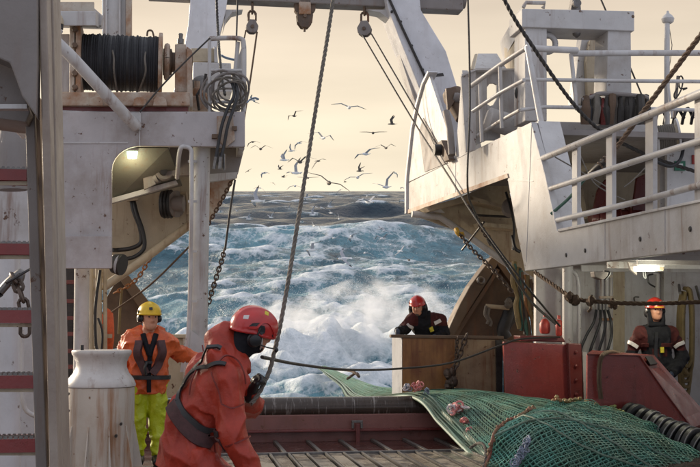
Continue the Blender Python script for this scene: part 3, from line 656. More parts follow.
part('web_plate', plate(Ps([(-80, -40), (37, -40), (37, 60), (36, 116), (22, 96), (10, 63), (-6, 56), (-80, 54)], 4.1), (0, .12, 0)), GREYP, bevel=.006)
part('gusset', plate(Ps([(-80, 50), (0, 52), (14, 66), (30, 112), (26, 122), (-80, 108)], 4.26), (0, .3, 0)), GREYP, bevel=.004)
part('lower_strip', plate(Ps([(-80, 104), (27, 104), (27, 108.5), (-80, 108.5)], 4.16), (0, .05, 0)), WHITE)
part('edge_column', plate(P3([(38, -40, 4.15), (46, -40, 4.15), (58.5, 480, 4.15), (49.5, 480, 4.15)]), (0, .25, 0)), TANB, bevel=.005)
part('edge_column', plate(P3([(46.6, -40, 4.3), (52.5, -40, 4.3), (63, 480, 4.3), (59, 480, 4.3)]), (0, .3, 0)), TANB, bevel=.005)
# what stands between ladder treads
t = thing('vent_pipe', 'thick pale vent pipe behind the ladder', 'pipe', P(8, 380, 7.5))
part('pipe', tube([P(7, 250, 7.5), P(7, 520, 7.5)], .085, 20), WHITE2, smooth=True)
part('collar', lathe(P(7, 255, 7.5), UP, [(0, .10), (.05, .10)], 20), WHITE2, smooth=True)
part('wall_panel', plate(Ps([(-80, 110), (54, 110), (54, 520), (-80, 520)], 8.6), (0, .1, 0)), WHITE, bevel=.004)
part('vent_duct', tube(P3([(12, 190, 7.4), (12, 150, 7.4), (16, 115, 7.6), (20, 80, 7.8)]), .10, 16), GREYP, smooth=True)
t = thing('loop_rail', 'white bent pipe loop low behind the ladder', 'pipe', P(30, 380, 7.8))
part('pipe', tube(spline(P3([(22, 330, 7.8), (22, 380, 7.8), (24, 405, 7.8), (31, 414, 7.8), (45, 418, 7.8)])), .016, 10), WHITE, smooth=True)
# ================================================================ STARBOARD GALLOWS HOUSE
xS = 3.75
G = thing('gallows_house', 'white steel gallows structure with bulwark walkway above the red bins', 'superstructure', PX(520, 200, xS))
side = [(406, 184), (531, 122), (545, 175), (557, 231), (700, 201), (860, 169), (860, 222), (700, 250), (525, 271), (517, 232), (507, 176), (406, 213)]
part('side_plate', plate(PXs(side, xS), (.07, 0, 0)), WHITE, bevel=.008)
part('column_face', plate(PXs([(531.5, 123), (538, 121), (563, 230), (557.6, 231)], xS+.075), (.25, 0, 0)), WHITE2, bevel=.006)
part('bulwark_cap', plate(PXs([(557.5, 229.2), (700, 199.2), (860, 167), (860, 170), (700, 202), (557.5, 231.8)], xS-.02), (.14, 0, 0)), WHITE2, bevel=.004)
part('lower_lip', plate(PXs([(407, 210), (507, 173.5), (508, 177.5), (407, 214)], xS-.015), (.013, 0, 0)), RUSTYW)
for i, (l) in enumerate(([(604, 221.5), (604.6, 221.4), (604.6, 258.6), (604, 258.7)], [(664, 209), (664.6, 208.9), (664.6, 252), (664, 252.1)], [(455, 160.5), (455.5, 160.2), (455.5, 197.4), (455, 197.6)], [(531, 124), (531.5, 124), (526, 262), (525.5, 262)], [(507.5, 180), (533, 181), (533, 181.6), (507.5, 180.6)])):
    part('weld_seam', plate(PXs(l, xS-.005), (.0045, 0, 0)), WHITE2)
for px, py in ((566, 255), (585, 250.5), (640, 239), (690, 229)):
    part('drain_hole', lathe(PX(px, py, xS-.004), (-1, 0, 0), [(0, .022), (.006, .016)], 10), DARKST)
# end plate of the beam and tall curved gusset beside the gantry leg
part('gusset_plate', plate(PXs([(405.5, 183.5), (406, 176), (411, 129), (416, 105), (422, 84), (428, 72), (447, 130), (455, 160)], xS), (.05, 0, 0)), WHITE2, bevel=.006)
part('gusset_recess_shade', plate(PXs([(419, 132), (423, 118), (436, 140), (447, 163), (424.5, 172)], xS-.012), (.011, 0, 0)), GREYP)  # flat grey plate on the gusset, painting the dark of a recess
part('gusset_flange', plate(PXs([(404.6, 214), (404.6, 183), (405.2, 175), (410.2, 128), (415.2, 104), (421.2, 83), (427.3, 71), (428.2, 72), (422.4, 84), (416.4, 105), (411.4, 129), (406.4, 176), (406, 184), (406, 213)], xS-.04), (.15, 0, 0)), LEGP)
part('stanchion', plate(PXs([(455, 160), (462, 70), (474, 140), (476, 149)], xS), (.08, 0, 0)), WHITE2, bevel=.006)
# walkway deck on top and under the bulwark, with stiffeners
y0, y1 = 5.2, 11.35
zu = PX(540, 269, xS)[2]+.22
part('walkway_deck', box2((xS+.072, 5.0, zu+.03), (9.2, 11.3, zu+.10)), WHITE); part('walkway_deck', box2((xS+.85, 11.301, zu+.03), (9.2, 12.6, zu+.10)), WHITE); part('walkway_deck', box2((xS+1.9, 12.601, zu+.03), (9.2, 15.2, zu+.10)), WHITE)
for y in np.arange(6.2, 15, .95): part('deck_rib', box2((xS+(.08 if y < 11.3 else .86 if y < 12.55 else 1.91), y, zu-.06), (9.2, y+.03, zu+.028)), WHITE)
part('deck_girder', box2((xS+.9, 5, zu-.10), (xS+.98, 12.5, zu-.0605)), WHITE)
zt = PX(480, 150, xS)[2]
part('top_deck', plate([(xS+.071, 17.4, PX(408, 186, xS)[2]-.02), (xS+.071, 11.3, PX(529, 124, xS)[2]-.03), (8.6, 11.3, PX(529, 124, xS)[2]-.03), (8.6, 17.4, PX(408, 186, xS)[2]-.02)], (0, 0, -.06)), GREYP)
part('flare_plate', plate(Ps([(409, 213), (455, 199), (506, 178), (520, 234), (525, 271), (562, 270), (562, 328), (540, 286), (500, 258), (467, 234)], 16.4), (0, .08, 0)), TAN)
part('flare_pipe', tube(P3([(412, 214, 16.2), (440, 217, 16.2), (467, 235, 16.2), (500, 259, 16.2), (540, 286, 16.2), (548, 292, 16.2)]), .05, 10), WHITE, smooth=True)
for l in ([(425, 207), (470, 195), (474, 199), (430, 211)], [(470, 196), (506, 205), (507, 209), (470, 200)], [(480, 222), (520, 226), (520, 230), (482, 226)]): part('flare_rib', plate(Ps(l, 15.9), (0, .4, 0)), TAN)
part('flare_fitting', lathe(P(512, 208, 15.6), (-.6, -1, 0), [(0, .14), (.05, .15), (.1, .10), (.14, .10)], 20), GREYP, smooth=True)
part('flare_cable', tube(spline(P3([(506, 192, 15.5), (512, 214, 15.4), (514, 228, 15.5), (513, 250, 15.5)])), .018, 8), BLACK, smooth=True)
part('grab_bar', tube(P3([(474, 215, 15.9), (510, 217, 15.7)]), .018, 8), DARKST)
part('white_trim', plate(Ps([(417, 213), (440, 208), (445, 213), (436, 212), (422, 215)], 16.3), (0, .05, 0)), WHITE2)

# recess behind the bulwark rails
part('recess_wall', plate(Ps([(538, 150), (672, 150), (672, 232), (538, 238)], 14.4), (0, .06, 0)), TAN)
part('upper_panel', plate(Ps([(543, 121), (646, 124), (646, 152), (549, 152)], 12.7), (0, .08, 0)), WHITE2, bevel=.008)
part('panel_underside', box2((P(549, 152, 12.7)[0], 12.79, P(600, 152, 12.7)[2]), (P(700, 152, 12.7)[0], 14.39, P(600, 150, 12.7)[2])), GREYP)
part('white_wall', plate(Ps([(667, 138), (760, 138), (760, 232), (667, 232)], 11.8), (0, .06, 0)), WHITE2, bevel=.006)
part('wall_jamb', plate(Ps([(660, 150), (666.7, 150), (666.7, 222), (660, 222)], 12.0), (0, .2, 0)), WHITE)
part('vertical_trim', plate(Ps([(559, 123), (561, 123), (560, 150), (558, 150)], 12.66), (0, .039, 0)), RUSTYW)
part('inner_duct', tube(P3([(545, 200, 13.6), (575, 168, 13.6), (600, 160, 13.6)]), .09, 14), TAN, smooth=True)
part('inner_locker', plate(Ps([(555, 195), (583, 188), (588, 218), (560, 226)], 13.9), (0, .3, 0)), TAN, bevel=.01)

# red hatch machinery behind the rails
t = thing('red_winch_cheek', 'dark red steel winch cheeks behind the walkway rails', 'winch', P(618, 200, 13.6))
part('cheek', plate(Ps([(591, 222), (598, 190), (606, 179), (613, 181), (613, 222)], 13.5), (0, .06, 0)), REDP, bevel=.006)
part('cheek', plate(Ps([(632, 215), (637, 178), (645, 174), (652, 212)], 13.6), (0, .06, 0)), REDP, bevel=.006)
part('drum', lathe(P(590, 216, 13.55), STBD, [(0, .09), (.3, .09), (.7, .09)], 20), REDP, smooth=True)
for px in (597, 606, 617, 627): part('rib_ring', lathe(P(px, 215, 13.55), STBD, [(0, .12), (.02, .12)], 20), REDP, smooth=True)
t = thing('wall_sign', 'small green square sign with white symbol on the white wall', 'sign', P(680, 166, 11.78))
def signmat(n, c): return simple(n, c, .5, .05, 3, 0)
part('sign_plate', plate(Ps([(675, 161), (685.5, 161), (685.5, 170.5), (675, 170.5)], 11.775), (0, .02, 0)), signmat('sign_green', (.02, .16, .09)))
part('symbol', plate(Ps([(677.5, 163.5), (683, 163.5), (683, 166), (681, 168), (677.5, 168)], 11.77), (0, .004, 0)), signmat('sign_white', (.7, .75, .72)))
t = thing('red_marker_plate', 'narrow red marker on the white wall beside the green sign', 'sign', P(694, 160, 11.77))
part('plate', plate(Ps([(692.5, 155), (696, 155), (696, 164), (692.5, 164)], 11.775), (0, .02, 0)), signmat('sign_red', (.35, .03, .02)))

# ---------------------------------------------------------------- upper portal frame
yU = 12.2
t = thing('portal_frame', 'white boxy portal frame standing on top of the gallows house', 'frame', P(560, 100, yU))
part('lintel', plate(Ps([(522, 8.5), (634.5, 11), (634.5, 31), (522, 27)], yU), (0, .5, 0)), WHITE, bevel=.01)
part('post', plate(Ps([(525, 27.1), (547, 27.6), (547, 121), (525, 121)], yU+.04), (0, .42, 0)), WHITE, bevel=.01)
part('post', plate(Ps([(608, 29.8), (631, 30.6), (632, 122), (606, 122)], yU+.04), (0, .42, 0)), WHITE, bevel=.01)
part('slant_arm', plate(P3([(500.5, 44, 14.3), (521.9, 8.5, yU+.02), (521.9, 27, yU+.02), (502.5, 61, 14.3)]), (0.0, .0, .04)), WHITE2)
part('slant_face', plate(P3([(503, 40, 14.2), (521.5, 10, 12.3), (521.5, 27, 12.3), (504, 45, 14.2)]), (.05, .02, 0)), WHITE2)
part('slant_post', plate(P3([(504, 44, 14.0), (521, 30, 12.5), (521, 69, 12.5), (505, 69, 14.0)]), (.05, .05, 0)), TAN)
part('back_arm', plate(Ps([(583, 33), (590, 33), (605, 36), (604, 45), (598, 60), (592, 104), (573, 104), (578, 60)], 13.4), (0, .2, 0)), WHITE, bevel=.008)
part('back_arm_face', plate(Ps([(590, 40), (604, 33), (606, 36), (600, 60), (596, 104), (588, 104), (586, 60)], 13.3), (0, .09, 0)), TAN, bevel=.006)
part('ring', torus(P(547, 43.5, yU+.2), (0, 1, 0), .105, .035, 28, 10), WHITE, smooth=True)
part('top_bracket', tube(P3([(523, 7.5, yU+.2), (526, 2.5, yU+.2), (545, 3, yU+.2), (543, 8, yU+.2)]), .026, 8), WHITE, smooth=True)
part('top_block', J(plate(Ps([(571, 9.5), (573, -2), (580, -2), (581, 9.7)], yU+.1), (0, .1, 0)), lathe(P(576, 4, yU+.05), (0, -1, 0), [(0, .05), (.05, .05)], 14)), STEEL)
part('lug', lathe(P(576.5, 33, yU+.2), (0, 0, -1), [(0, .05), (.03, .045), (.06, .01)], 12), STEEL, smooth=True)
part('bolt_mark', lathe(P(633, 16.5, yU), (0, -1, 0), [(0, .02), (.01, .015)], 10), RUSTM)

t = thing('hatch_housing', 'pale steel housing with oval opening and slanted hatch top', 'housing', P(480, 100, 13.0))
ov = [(487.5, 86), (490, 83.5), (494, 83.5), (496.5, 85), (495.5, 102), (492, 105), (488.5, 105)]
part('side_wall', plate(Ps([(461, 75), (476, 69), (476, 150), (466, 152)], 13.0), (0, .06, 0)), WHITE, bevel=.004)
part('front_wall', plate(Ps([(472, 69.5), (487, 69.5), (487, 140), (474, 146)], 13.1), (0, .05, 0)), WHITE, bevel=.004)
part('front_wall', plate(Ps([(497, 69.5), (500.5, 69.5), (500.5, 140), (497, 140)], 13.1), (0, .05, 0)), WHITE, bevel=.004)
part('front_wall', plate(Ps([(487.1, 69.5), (496.9, 69.5), (496.9, 84.5), (494, 83), (490, 83.2), (487.1, 87)], 13.1), (0, .05, 0)), WHITE)
part('front_wall', plate(Ps([(487.1, 104), (490, 106), (493.5, 105), (496.9, 99), (496.9, 140), (487.1, 140)], 13.1), (0, .05, 0)), WHITE)
part('far_wall', plate(Ps([(500.7, 69.5), (521, 69.8), (521, 124), (500.7, 134)], 13.25), (0, .05, 0)), WHITE, bevel=.004)
part('hatch_top', plate(P3([(474.5, 69.2, 13.0), (478, 53.5, 13.5), (497, 53.5, 13.5), (507, 69.4, 13.0)]), (0, .04, -.03)), WHITE2, bevel=.004)
part('hatch_side', plate(P3([(471, 69.2, 13.0), (475.5, 53.8, 13.5), (477.6, 53.8, 13.5), (474.2, 69.2, 13.0)]), (0, .05, 0)), TAN)
part('top_edge', plate(P3([(461, 74.6, 12.99), (476, 68.6, 12.99), (521, 69.2, 13.05), (521, 71, 13.05), (476, 70.6, 12.99), (461, 76.8, 12.99)]), (0, -.03, 0)), WHITE2)
part('motor', lathe(P(487, 118, 12.9), (1, .1, -.25), [(0, .11), (.02, .14), (.34, .14), (.38, .10)], 22), WHITE2, smooth=True)
part('black_tank', lathe(P(524, 94, 12.6), (0, -1, 0), [(0, .12), (.05, .13), (.10, .10), (.12, .02)], 18), BLACK, smooth=True)
t = thing('hydraulic_ram', 'rusty hydraulic ram end between the gantry leg and the housing', 'hydraulic ram', P(452, 102, 16.6))
part('ram_body', lathe(P(452, 92, 16.7), (.3, -.4, -1), [(0, .16), (.1, .18), (.3, .15), (.5, .13)], 18), RUSTM, smooth=True)
part('ram_rod', lathe(P(454, 97, 16.5), (1, -.3, -.25), [(0, .08), (.30, .08), (.31, .11), (.36, .11)], 16), GREYP, smooth=True)
part('ram_lug', plate(Ps([(446, 88), (456, 87), (458, 96), (448, 112)], 16.45), (0, .08, 0)), RUSTM, bevel=.01)
t = thing('rusty_fairlead', 'small rusty fairlead clamp on the white beam', 'fairlead', P(442, 152, 16.5))
part('clamp', plate(PXs([(437, 143), (441, 140), (446, 152), (449, 160), (444, 162)], xS-.10), (.09, 0, 0)), RUSTM, bevel=.01)
part('roller', lathe(PX(441, 150, xS-.1), (-1, 0, 0), [(0, .08), (.1, .08)], 14), DARKST, smooth=True)
part('tube_frame', tube(PXs([(446, 112), (450, 130), (452, 155)], xS-.06), .05, 10), GREYP, smooth=True)

# ---------------------------------------------------------------- rails
def rails(name, label, pipes, posts, mat, group=None):
    th = thing(name, label, 'railing', pipes[0][0][0])
    for pts, r in pipes: part('rail', tube(pts, r, 10), mat, smooth=True)
    for a, b, w in posts:
        if w: part('post', plate([a-V3(0, w/2, 0), a+V3(0, w/2, 0), b+V3(0, w/2, 0), b-V3(0, w/2, 0)], (.04, 0, 0)), mat, bevel=.004)
        else: part('post', tube([a, b], .024, 10), mat, smooth=True)
    return th
xr = xS+.03
rails('walkway_railing', 'three bar white railing along the walkway bulwark', [
    (PXs([(540, 159.5), (645, 116.5), (700, 93.5), (860, 26)], xr), .032), (PXs([(545, 190.5), (645, 158), (700, 141), (860, 92)], xr), .026), (PXs([(552, 221.5), (645, 200), (700, 185), (860, 147)], xr), .026)],
    [(PX(574.5, 145.5, xr+.03), PX(574.5, 227.5, xr+.03), .14), (PX(609, 131.5, xr+.03), PX(609, 220, xr+.03), .14), (PX(649, 115.5, xr+.03), PX(649, 211.5, xr+.03), .15), (PX(699, 95, xr+.03), PX(699, 201, xr+.03), .15)], WHITE)
for px, py in ((574, 146), (574, 188)): pass
t = thing('inclined_strut', 'slim white inclined strut beside the gallows column', 'strut', P(540, 100, 11.6))
part('strut_pipe', tube(P3([(527.5, 47, 11.7), (540, 117, 11.4), (549, 155, 11.3)]), .034, 12), WHITE2, smooth=True)
part('foot', plate(P3([(546, 150, 11.25), (552, 150, 11.25), (553, 157, 11.25), (547, 157, 11.25)]), (0, .05, 0)), WHITE2)
rails('housing_railing', 'double sloping pipe rail on the side of the housing', [
    (P3([(471, 86, 12.9), (500, 65, 12.3), (526, 48, 11.8)]), .030), (P3([(473, 111, 12.9), (500, 93, 12.3), (524, 80, 11.85)]), .024), (P3([(474, 138, 13.1), (500, 121, 12.5), (520, 110, 11.9)]), .022)],
    [(P(480, 80, 12.75), P(482, 142, 12.8), 0), (P(500, 66, 12.3), P(502, 128, 12.4), 0)], WHITE)
rails('upper_railing', 'long level pipe railing across the upper deck before the pale sky', [
    (P3([(526, 48, 11.75), (577, 50.5, 11.9)]), .038), (P3([(571, 53.5, 12.0), (640, 53, 12.0), (760, 53, 12.0)]), .036), (P3([(524, 79.5, 11.9), (640, 81, 12.0), (760, 82, 12.0)]), .022), (P3([(520, 110, 11.9), (545, 107, 12.0), (640, 108.5, 12.0), (760, 112, 12.0)]), .022)],
    [(P(571, 54, 12.0), P(577, 110, 12.0), 0)], WHITE2)
t = thing('antenna_pole', 'thin pale pole with a knob on top rising above the rails', 'pole', P(667, 120, 12.6))
part('pole', tube(P3([(667, 22, 12.6), (667, 130, 12.6)]), .034, 12), WHITE2, smooth=True)
part('knob', lathe(P(668, 23.5, 12.6), UP, [(0, .045), (.02, .07), (.06, .08), (.10, .055), (.13, .02), (.16, .015)], 18), WHITE2, smooth=True)
part('guy_wire', tube(P3([(669, 26, 12.6), (672, 45, 12.6), (670.5, 60, 12.6), (667, 80, 12.6)]), .005, 5), ROPEW)
part('stay', tube(P3([(667, 78, 12.6), (672, 118, 12.4)]), .02, 8), WHITE2, smooth=True)
t = thing('thin_stake', 'short stake carrying a bent wire loop by the upper rail', 'stake', P(677, 100, 12.3))
part('stake', tube(P3([(678, 76, 12.3), (674, 118, 12.3)]), .02, 8), GREYP, smooth=True)
part('wire_loop', tube(spline(P3([(677, 88, 12.25), (674, 95, 12.25), (676, 98, 12.25), (681, 90, 12.25), (683, 80, 12.25), (681, 76, 12.25), (679, 79, 12.25), (680, 88, 12.25), (687, 88, 12.25), (683, 90, 12.25)])), .009, 6), DARKST, smooth=True)

# bundles of rope and floats lashed on the upper deck
t = thing('rope_basket', 'row of dark rope hanks lashed to a rail on the upper deck', 'rope hanks', P(615, 115, 12.7))
cols = [ROPED, ROPEW, ROPEB, REDP, ROPEK]
part('frame_rail', tube(spline(P3([(582, 100, 11.95), (592, 97, 11.95), (603, 93.5, 11.95), (640, 96, 11.95), (648, 98, 11.95)])), .026, 8), GREYP, smooth=True)
for i in range(26):
    px = 583+i*2.5+random.uniform(-1, 1); top = 98+random.uniform(-3, 2); y = 12.02+random.uniform(-.1, .12)
    part('hank', tube(spline(P3([(px, top, y), (px+random.uniform(-1, 1), 108, y-.05), (px+random.uniform(-2, 2), 124, y)]), 4), [.02+.03*random.random()]*4+[.035+.03*random.random()]*5, 7), random.choice(cols), smooth=True)
for i in range(7):
    px = 655+i*9; part('hank', tube(spline(P3([(px, 124, 12.7), (px+2, 115, 12.6), (px+6, 110+random.uniform(-3, 3), 12.6), (px+11, 118, 12.7)]), 4), .02, 7), ROPEK, smooth=True)
t = thing('hose_reel', 'white spool with side flanges on the upper deck behind the rails', 'reel', P(664, 138, 11.9))
ax = nrm(V3(1, -.35, .12)); c = P(657, 138, 11.6)
part('drum', lathe(c, ax, [(0, .12), (.22, .12)], 24), TAN, smooth=True)
part('flange', lathe(c-ax*.02, ax, [(0, .19), (.022, .19)], 28), WHITE2, smooth=True)
part('flange', lathe(c+ax*.22, ax, [(0, .19), (.022, .19)], 28), WHITE2, smooth=True)
part('wound_line', J(*[torus(c+ax*(.03+.025*i), ax, .128, .014, 24, 6) for i in range(7)]), ROPEW, smooth=True, kind='stuff')
part('stand', plate(P3([(646, 128, 11.4), (652, 124, 11.4), (654, 152, 11.4), (648, 152, 11.4)]), (0, .05, 0)), WHITE2)
t = thing('black_cable', 'thick black cable looping under the white spool', 'cable', P(672, 162, 11.5))
part('cable', tube(spline(P3([(650, 158, 11.4), (662, 164, 11.4), (672, 166, 11.4), (680, 160, 11.4), (683, 148, 11.5), (680, 138, 11.6)])), .02, 8), BLACK, smooth=True)

# ---------------------------------------------------------------- starboard lower wall, lamp, pipes
t = thing('deckhouse_wall', 'off white deckhouse wall behind the man in the dark jacket', 'wall', P(640, 330, 15.2))
part('wall_plate', plate(Ps([(536, 240), (790, 240), (790, 445), (536, 445)], 15.2), (0, .1, 0)), WHITE2)
part('wall_panel', plate(Ps([(613, 262), (625, 262), (625, 400), (613, 400)], 15.1), (0, .08, 0)), TAN, bevel=.01)
part('wall_panel', plate(Ps([(664, 262), (760, 262), (760, 420), (664, 420)], 15.05), (0, .14, 0)), WHITE, bevel=.01)
for px in (602, 607, 611): part('wall_pipe', tube(P3([(px, 262, 14.95), (px, 345, 14.95), (px, 420, 14.95)]), .03, 10), WHITE, smooth=True)
for py in (275, 296, 318): part('pipe_clamp', plate(Ps([(600, py), (613, py), (613, py+2.5), (600, py+2.5)], 14.85), (0, .05, 0)), RUSTYW)
part('tube_stub', tube(P3([(646, 272, 14.8), (658, 274, 14.8), (657.5, 300, 14.8), (657, 330, 14.8)]), .03, 10), WHITE, smooth=True)
part('hook', tube(spline(P3([(636, 304, 14.9), (634, 299, 14.85), (635, 297, 14.8), (639, 297, 14.8)])), .012, 6), STEEL)
pc = P(568, 262, 14.75)
t = thing('support_column', 'white round column carrying the walkway next to the red bin', 'column', P(568, 340, 13.5))
part('column', tube([P(568, 440, 14.75)*V3(1, 1, 0)+V3(0, 0, -.02), V3(pc[0], pc[1], zu+.25)], .075, 18), WHITE, smooth=True)
part('drain_pipe', tube(spline(P3([(579, 372, 14.7), (579, 300, 14.7), (578, 280, 14.7), (575, 273, 14.7), (570, 270, 14.75)])), .03, 10), WHITE, smooth=True)
part('collar', plate(Ps([(561, 262), (575, 262), (575, 266), (561, 266)], 14.62), (0, .2, 0)), WHITE)
t = thing('ceiling_lamp', 'lit long white lamp under the walkway above the dark clad man', 'lamp', P(650, 267, 13.0))
part('housing', plate(Ps([(636, 263.8), (666, 263.8), (665, 266.2), (637, 266.2)], 12.9), (0, .18, 0)), WHITE2, bevel=.004)
part('diffuser', plate(Ps([(637.5, 266.4), (659, 266.4), (658, 271), (638.5, 271)], 12.92), (0, .14, 0)), emit('lit_lamp_glass', (1, 1, .78), 6.0), bevel=.01)
part('end_cap', plate(Ps([(659.2, 266.4), (664.5, 266.4), (664, 270.5), (659.2, 270.5)], 12.93), (0, .12, 0)), TAN, bevel=.006)
part('mount', plate(Ps([(628, 262), (636, 264), (637, 275), (631, 270)], 13.3), (0, .05, 0)), GREYP)
lp = P(648, 274, 12.9); lamp('ceiling_lamp_light', lp+V3(0, 0, -.1), 22, (1, .98, .78), .15)
part('wire', tube(spline(P3([(643, 271, 13.1), (644, 277, 13.1), (646, 278, 13.1), (645, 271, 13.1)])), .008, 6), BLACK)
part('wire', tube(spline(P3([(653, 274, 14.2), (648, 276, 14.2), (649, 283, 14.2), (655, 287, 14.2)])), .012, 6), BLACK)
t = thing('floodlight', 'small unlit dark floodlight under the walkway by the wall pipes', 'lamp', P(602, 274, 13.2))
part('shell', plate(Ps([(594, 271.5), (609, 271), (607, 278), (602, 279.5), (595, 277)], 13.1), (0, .14, 0)), GREYP, bevel=.01)
part('bracket', tube(spline(P3([(605, 280, 13.05), (609, 275, 13.05), (609.5, 272, 13.05), (604, 271, 13.05)])), .012, 6), BLACK)
t = thing('drain_hose', 'group of dark hoses drooping down the deckhouse wall', 'hoses', P(600, 330, 14.6))
for i, dx in enumerate((-9, -3, 2, 7)):
    part('hose', tube(spline(P3([(600+dx*.4+i*1.5, 309, 14.7), (601+dx*.8+i*1.5, 322, 14.6), (597+dx*1.2+i*2, 336, 14.6), (592+dx*1.3+i*2, 352, 14.6), (590+dx+i*2, 370, 14.7)])), .02, 8), BLACK, smooth=True)
    part('hose_end', tube(P3([(600+dx*.4+i*1.5, 303, 14.7), (600+dx*.4+i*1.5, 310, 14.7)]), .028, 8), STEEL, smooth=True)
th = thing('hanging_rope_coil', 'thick coil of yellowish rope hung on the deckhouse wall', 'rope coil', P(686, 330, 14.4))
for i in range(9):
    w = 6.5-.25*i; ox = random.uniform(-1.2, 1.2)+(i-4)*.5; b_ = 396-i*3.5+random.uniform(-3, 3)
    pts = [(686+ox-w*.55, 292+random.uniform(-1, 2)), (686+ox-w, 315), (686+ox-w*.95, 355), (686+ox-w*.6, b_-4), (686+ox, b_), (686+ox+w*.6, b_-4), (686+ox+w*.95, 355), (686+ox+w, 315), (686+ox+w*.55, 292), (686+ox-w*.2, 288)]
    part('turn', tube(spline([P(a, b, 14.6-.035*i) for a, b in pts], 4), .026, 8), ROPEY, smooth=True)
part('peg', tube(P3([(679, 285, 14.8), (680, 293, 14.2)]), .02, 8), STEEL)
t = thing('metal_peg', 'bright metal peg on the wall beside the yellowish rope coil', 'peg', P(697, 290, 14.5))
part('peg', tube(P3([(696, 286, 14.5), (700, 300, 14.4)]), .02, 8), STEEL, smooth=True)

# ---------------------------------------------------------------- bins
t = thing('rusty_bin', 'ochre rusted steel bin with grey corner where a man leans', 'bin', P(450, 365, 15.2))
yb = 15.0
part('front_plate', plate(Ps([(402.5, 337.5), (455, 338.5), (455, 402), (402.5, 402)], yb), (0, .05, 0)), OCHRE, bevel=.004)
part('front_plate', plate(Ps([(455.5, 338.5), (503, 339.5), (503, 402), (455.5, 402)], yb+.01), (0, .05, 0)), steel_paint('grey_ochre_plate', (.33, .225, .13), 1.0, .5, (.15, .085, .045), .8, (.17, .06, .02), 1.5, .03), bevel=.004)
part('corner_plate', plate(P3([(392, 337, 15.6), (402, 337.3, 15.0), (402, 402, 15.0), (392, 395, 15.6)]), (0.02, .03, 0)), steel_paint('blue_grey_corner', (.30, .31, .34), .6, .5))
part('top_rail', plate(Ps([(391, 334.5), (504, 336), (504, 339.2), (391, 337.6)], yb-.03), (0, .12, 0)), RUSTM, bevel=.008)
part('side_wall', plate(P3([(503.2, 339, 15.0), (503.2, 402, 15.0), (520, 402, 18), (520, 345, 18)]), (.03, 0, 0)), RUSTM)
part('dark_gap_post', plate(Ps([(496, 340), (502, 340), (503, 396), (497, 396)], yb-.06), (0, .04, 0)), DARKST)
t = thing('red_bin', 'glossy dark red steel bin standing between rusty bin and column', 'bin', P(540, 375, 14.2))
part('front_plate', plate(Ps([(503.5, 341.5), (581, 345), (583, 412), (506, 404)], 14.2), (0, .06, 0)), REDW, bevel=.012)
part('top_lip', plate(Ps([(520, 335.5), (562, 336), (566, 342), (521, 341.3)], 14.3), (0, .3, 0)), REDP, bevel=.012)
part('corner_post', plate(Ps([(568, 343), (581.5, 343.5), (583.5, 412), (571, 412)], 14.1), (0, .09, 0)), REDP, bevel=.012)
part('back_plate', plate(Ps([(503.5, 342), (581, 345), (583, 405), (506, 404)], 14.56), (0, .05, 0)), REDP)
for py in (352, 366, 380, 394): part('bolt', lathe(P(576, py, 14.09), (0, -1, 0), [(0, .022), (.018, .02), (.022, .01)], 8), REDP)
part('cream_edge', plate(Ps([(582.5, 352), (587, 352), (587, 420), (584.5, 420)], 14.15), (0, .1, 0)), WHITE2)
t = thing('red_chute', 'big dark red sloping steel chute guard beside the rubber rollers', 'chute', P(640, 390, 12.8))
ch = [(587.5, 354), (640, 355.5), (692, 428), (680, 434), (640, 432), (587, 416)]
part('side_plate', plate(Ps(ch, 12.8), (0, .05, 0)), REDW, bevel=.012)
part('slope_plate', plate(P3([(640, 355, 12.8), (655, 356, 13.3), (712, 420, 13.3), (692, 428, 12.8)]), (0, 0, -.03)), REDP, bevel=.006)
part('top_flange', plate(P3([(587, 353.5, 12.78), (592, 350, 13.3), (655, 355, 13.3), (640, 355, 12.78)]), (0, 0, -.02)), REDP, bevel=.004)
part('slot', plate(P3([(645, 357.5, 12.83), (652, 357.5, 13.1), (657, 364.5, 13.1), (650, 365.5, 12.83)]), (0, -.012, .015)), DARKST)
part('toe_plate', plate(Ps([(672, 434), (692, 428), (730, 440), (730, 448), (690, 442)], 12.75), (0, .05, 0)), REDP, bevel=.006)
part('weld_seam', tube(P3([(640, 356, 12.78), (665, 392, 12.78), (692, 428, 12.78)]), .01, 6), REDP)
for px, py in ((593, 360), (593, 385), (593, 408), (640, 425), (660, 427)):
    pass
t = thing('hanging_hook_rope', 'short brown rope looped over the red chute edge', 'rope', P(602, 380, 12.7))
part('rope', tube(spline(P3([(601, 399, 12.72), (599, 380, 12.72), (600, 362, 12.72), (604, 354, 12.74), (612, 352, 12.9), (620, 354, 13.0)])), .028, 9), ROPEB, smooth=True)

# ---------------------------------------------------------------- trawl doors
t = thing('trawl_door', 'large curved rusty trawl door leaning up behind the rusty bin', 'trawl door', P(495, 300, 17.0))
cur = [(447, 336), (448.5, 329), (453, 319), (460, 304), (470, 286), (481, 271), (492, 257)]
part('door_plate', plate(Ps([(452, 340), (470, 305), (498, 262), (501, 262), (525, 299), (534, 345)], 17.05), (0, .06, 0)), RUSTM, bevel=.01)
part('door_rim', plate(Ps(cur+[(499, 259), (497, 266), (478, 296), (462, 322), (453, 340), (447, 340)], 16.85), (0, .3, 0)), steel_paint('lighter_rusty_steel', (.135, .09, .055), .8, .6, (.05, .036, .026), .8, (.18, .07, .026)), bevel=.02)
part('door_rib', plate(Ps([(451, 338), (497, 268), (500, 270), (456, 340)], 16.9), (0, .15, 0)), RUSTM, bevel=.01)
part('door_edge', plate(Ps([(492, 256), (500, 258), (527, 298), (524, 301), (497, 264)], 16.9), (0, .2, 0)), RUSTM, bevel=.01)
part('shackle', torus(P(481, 280.5, 16.8), (0, 1, 0), .05, .02, 14, 6), STEEL, smooth=True)
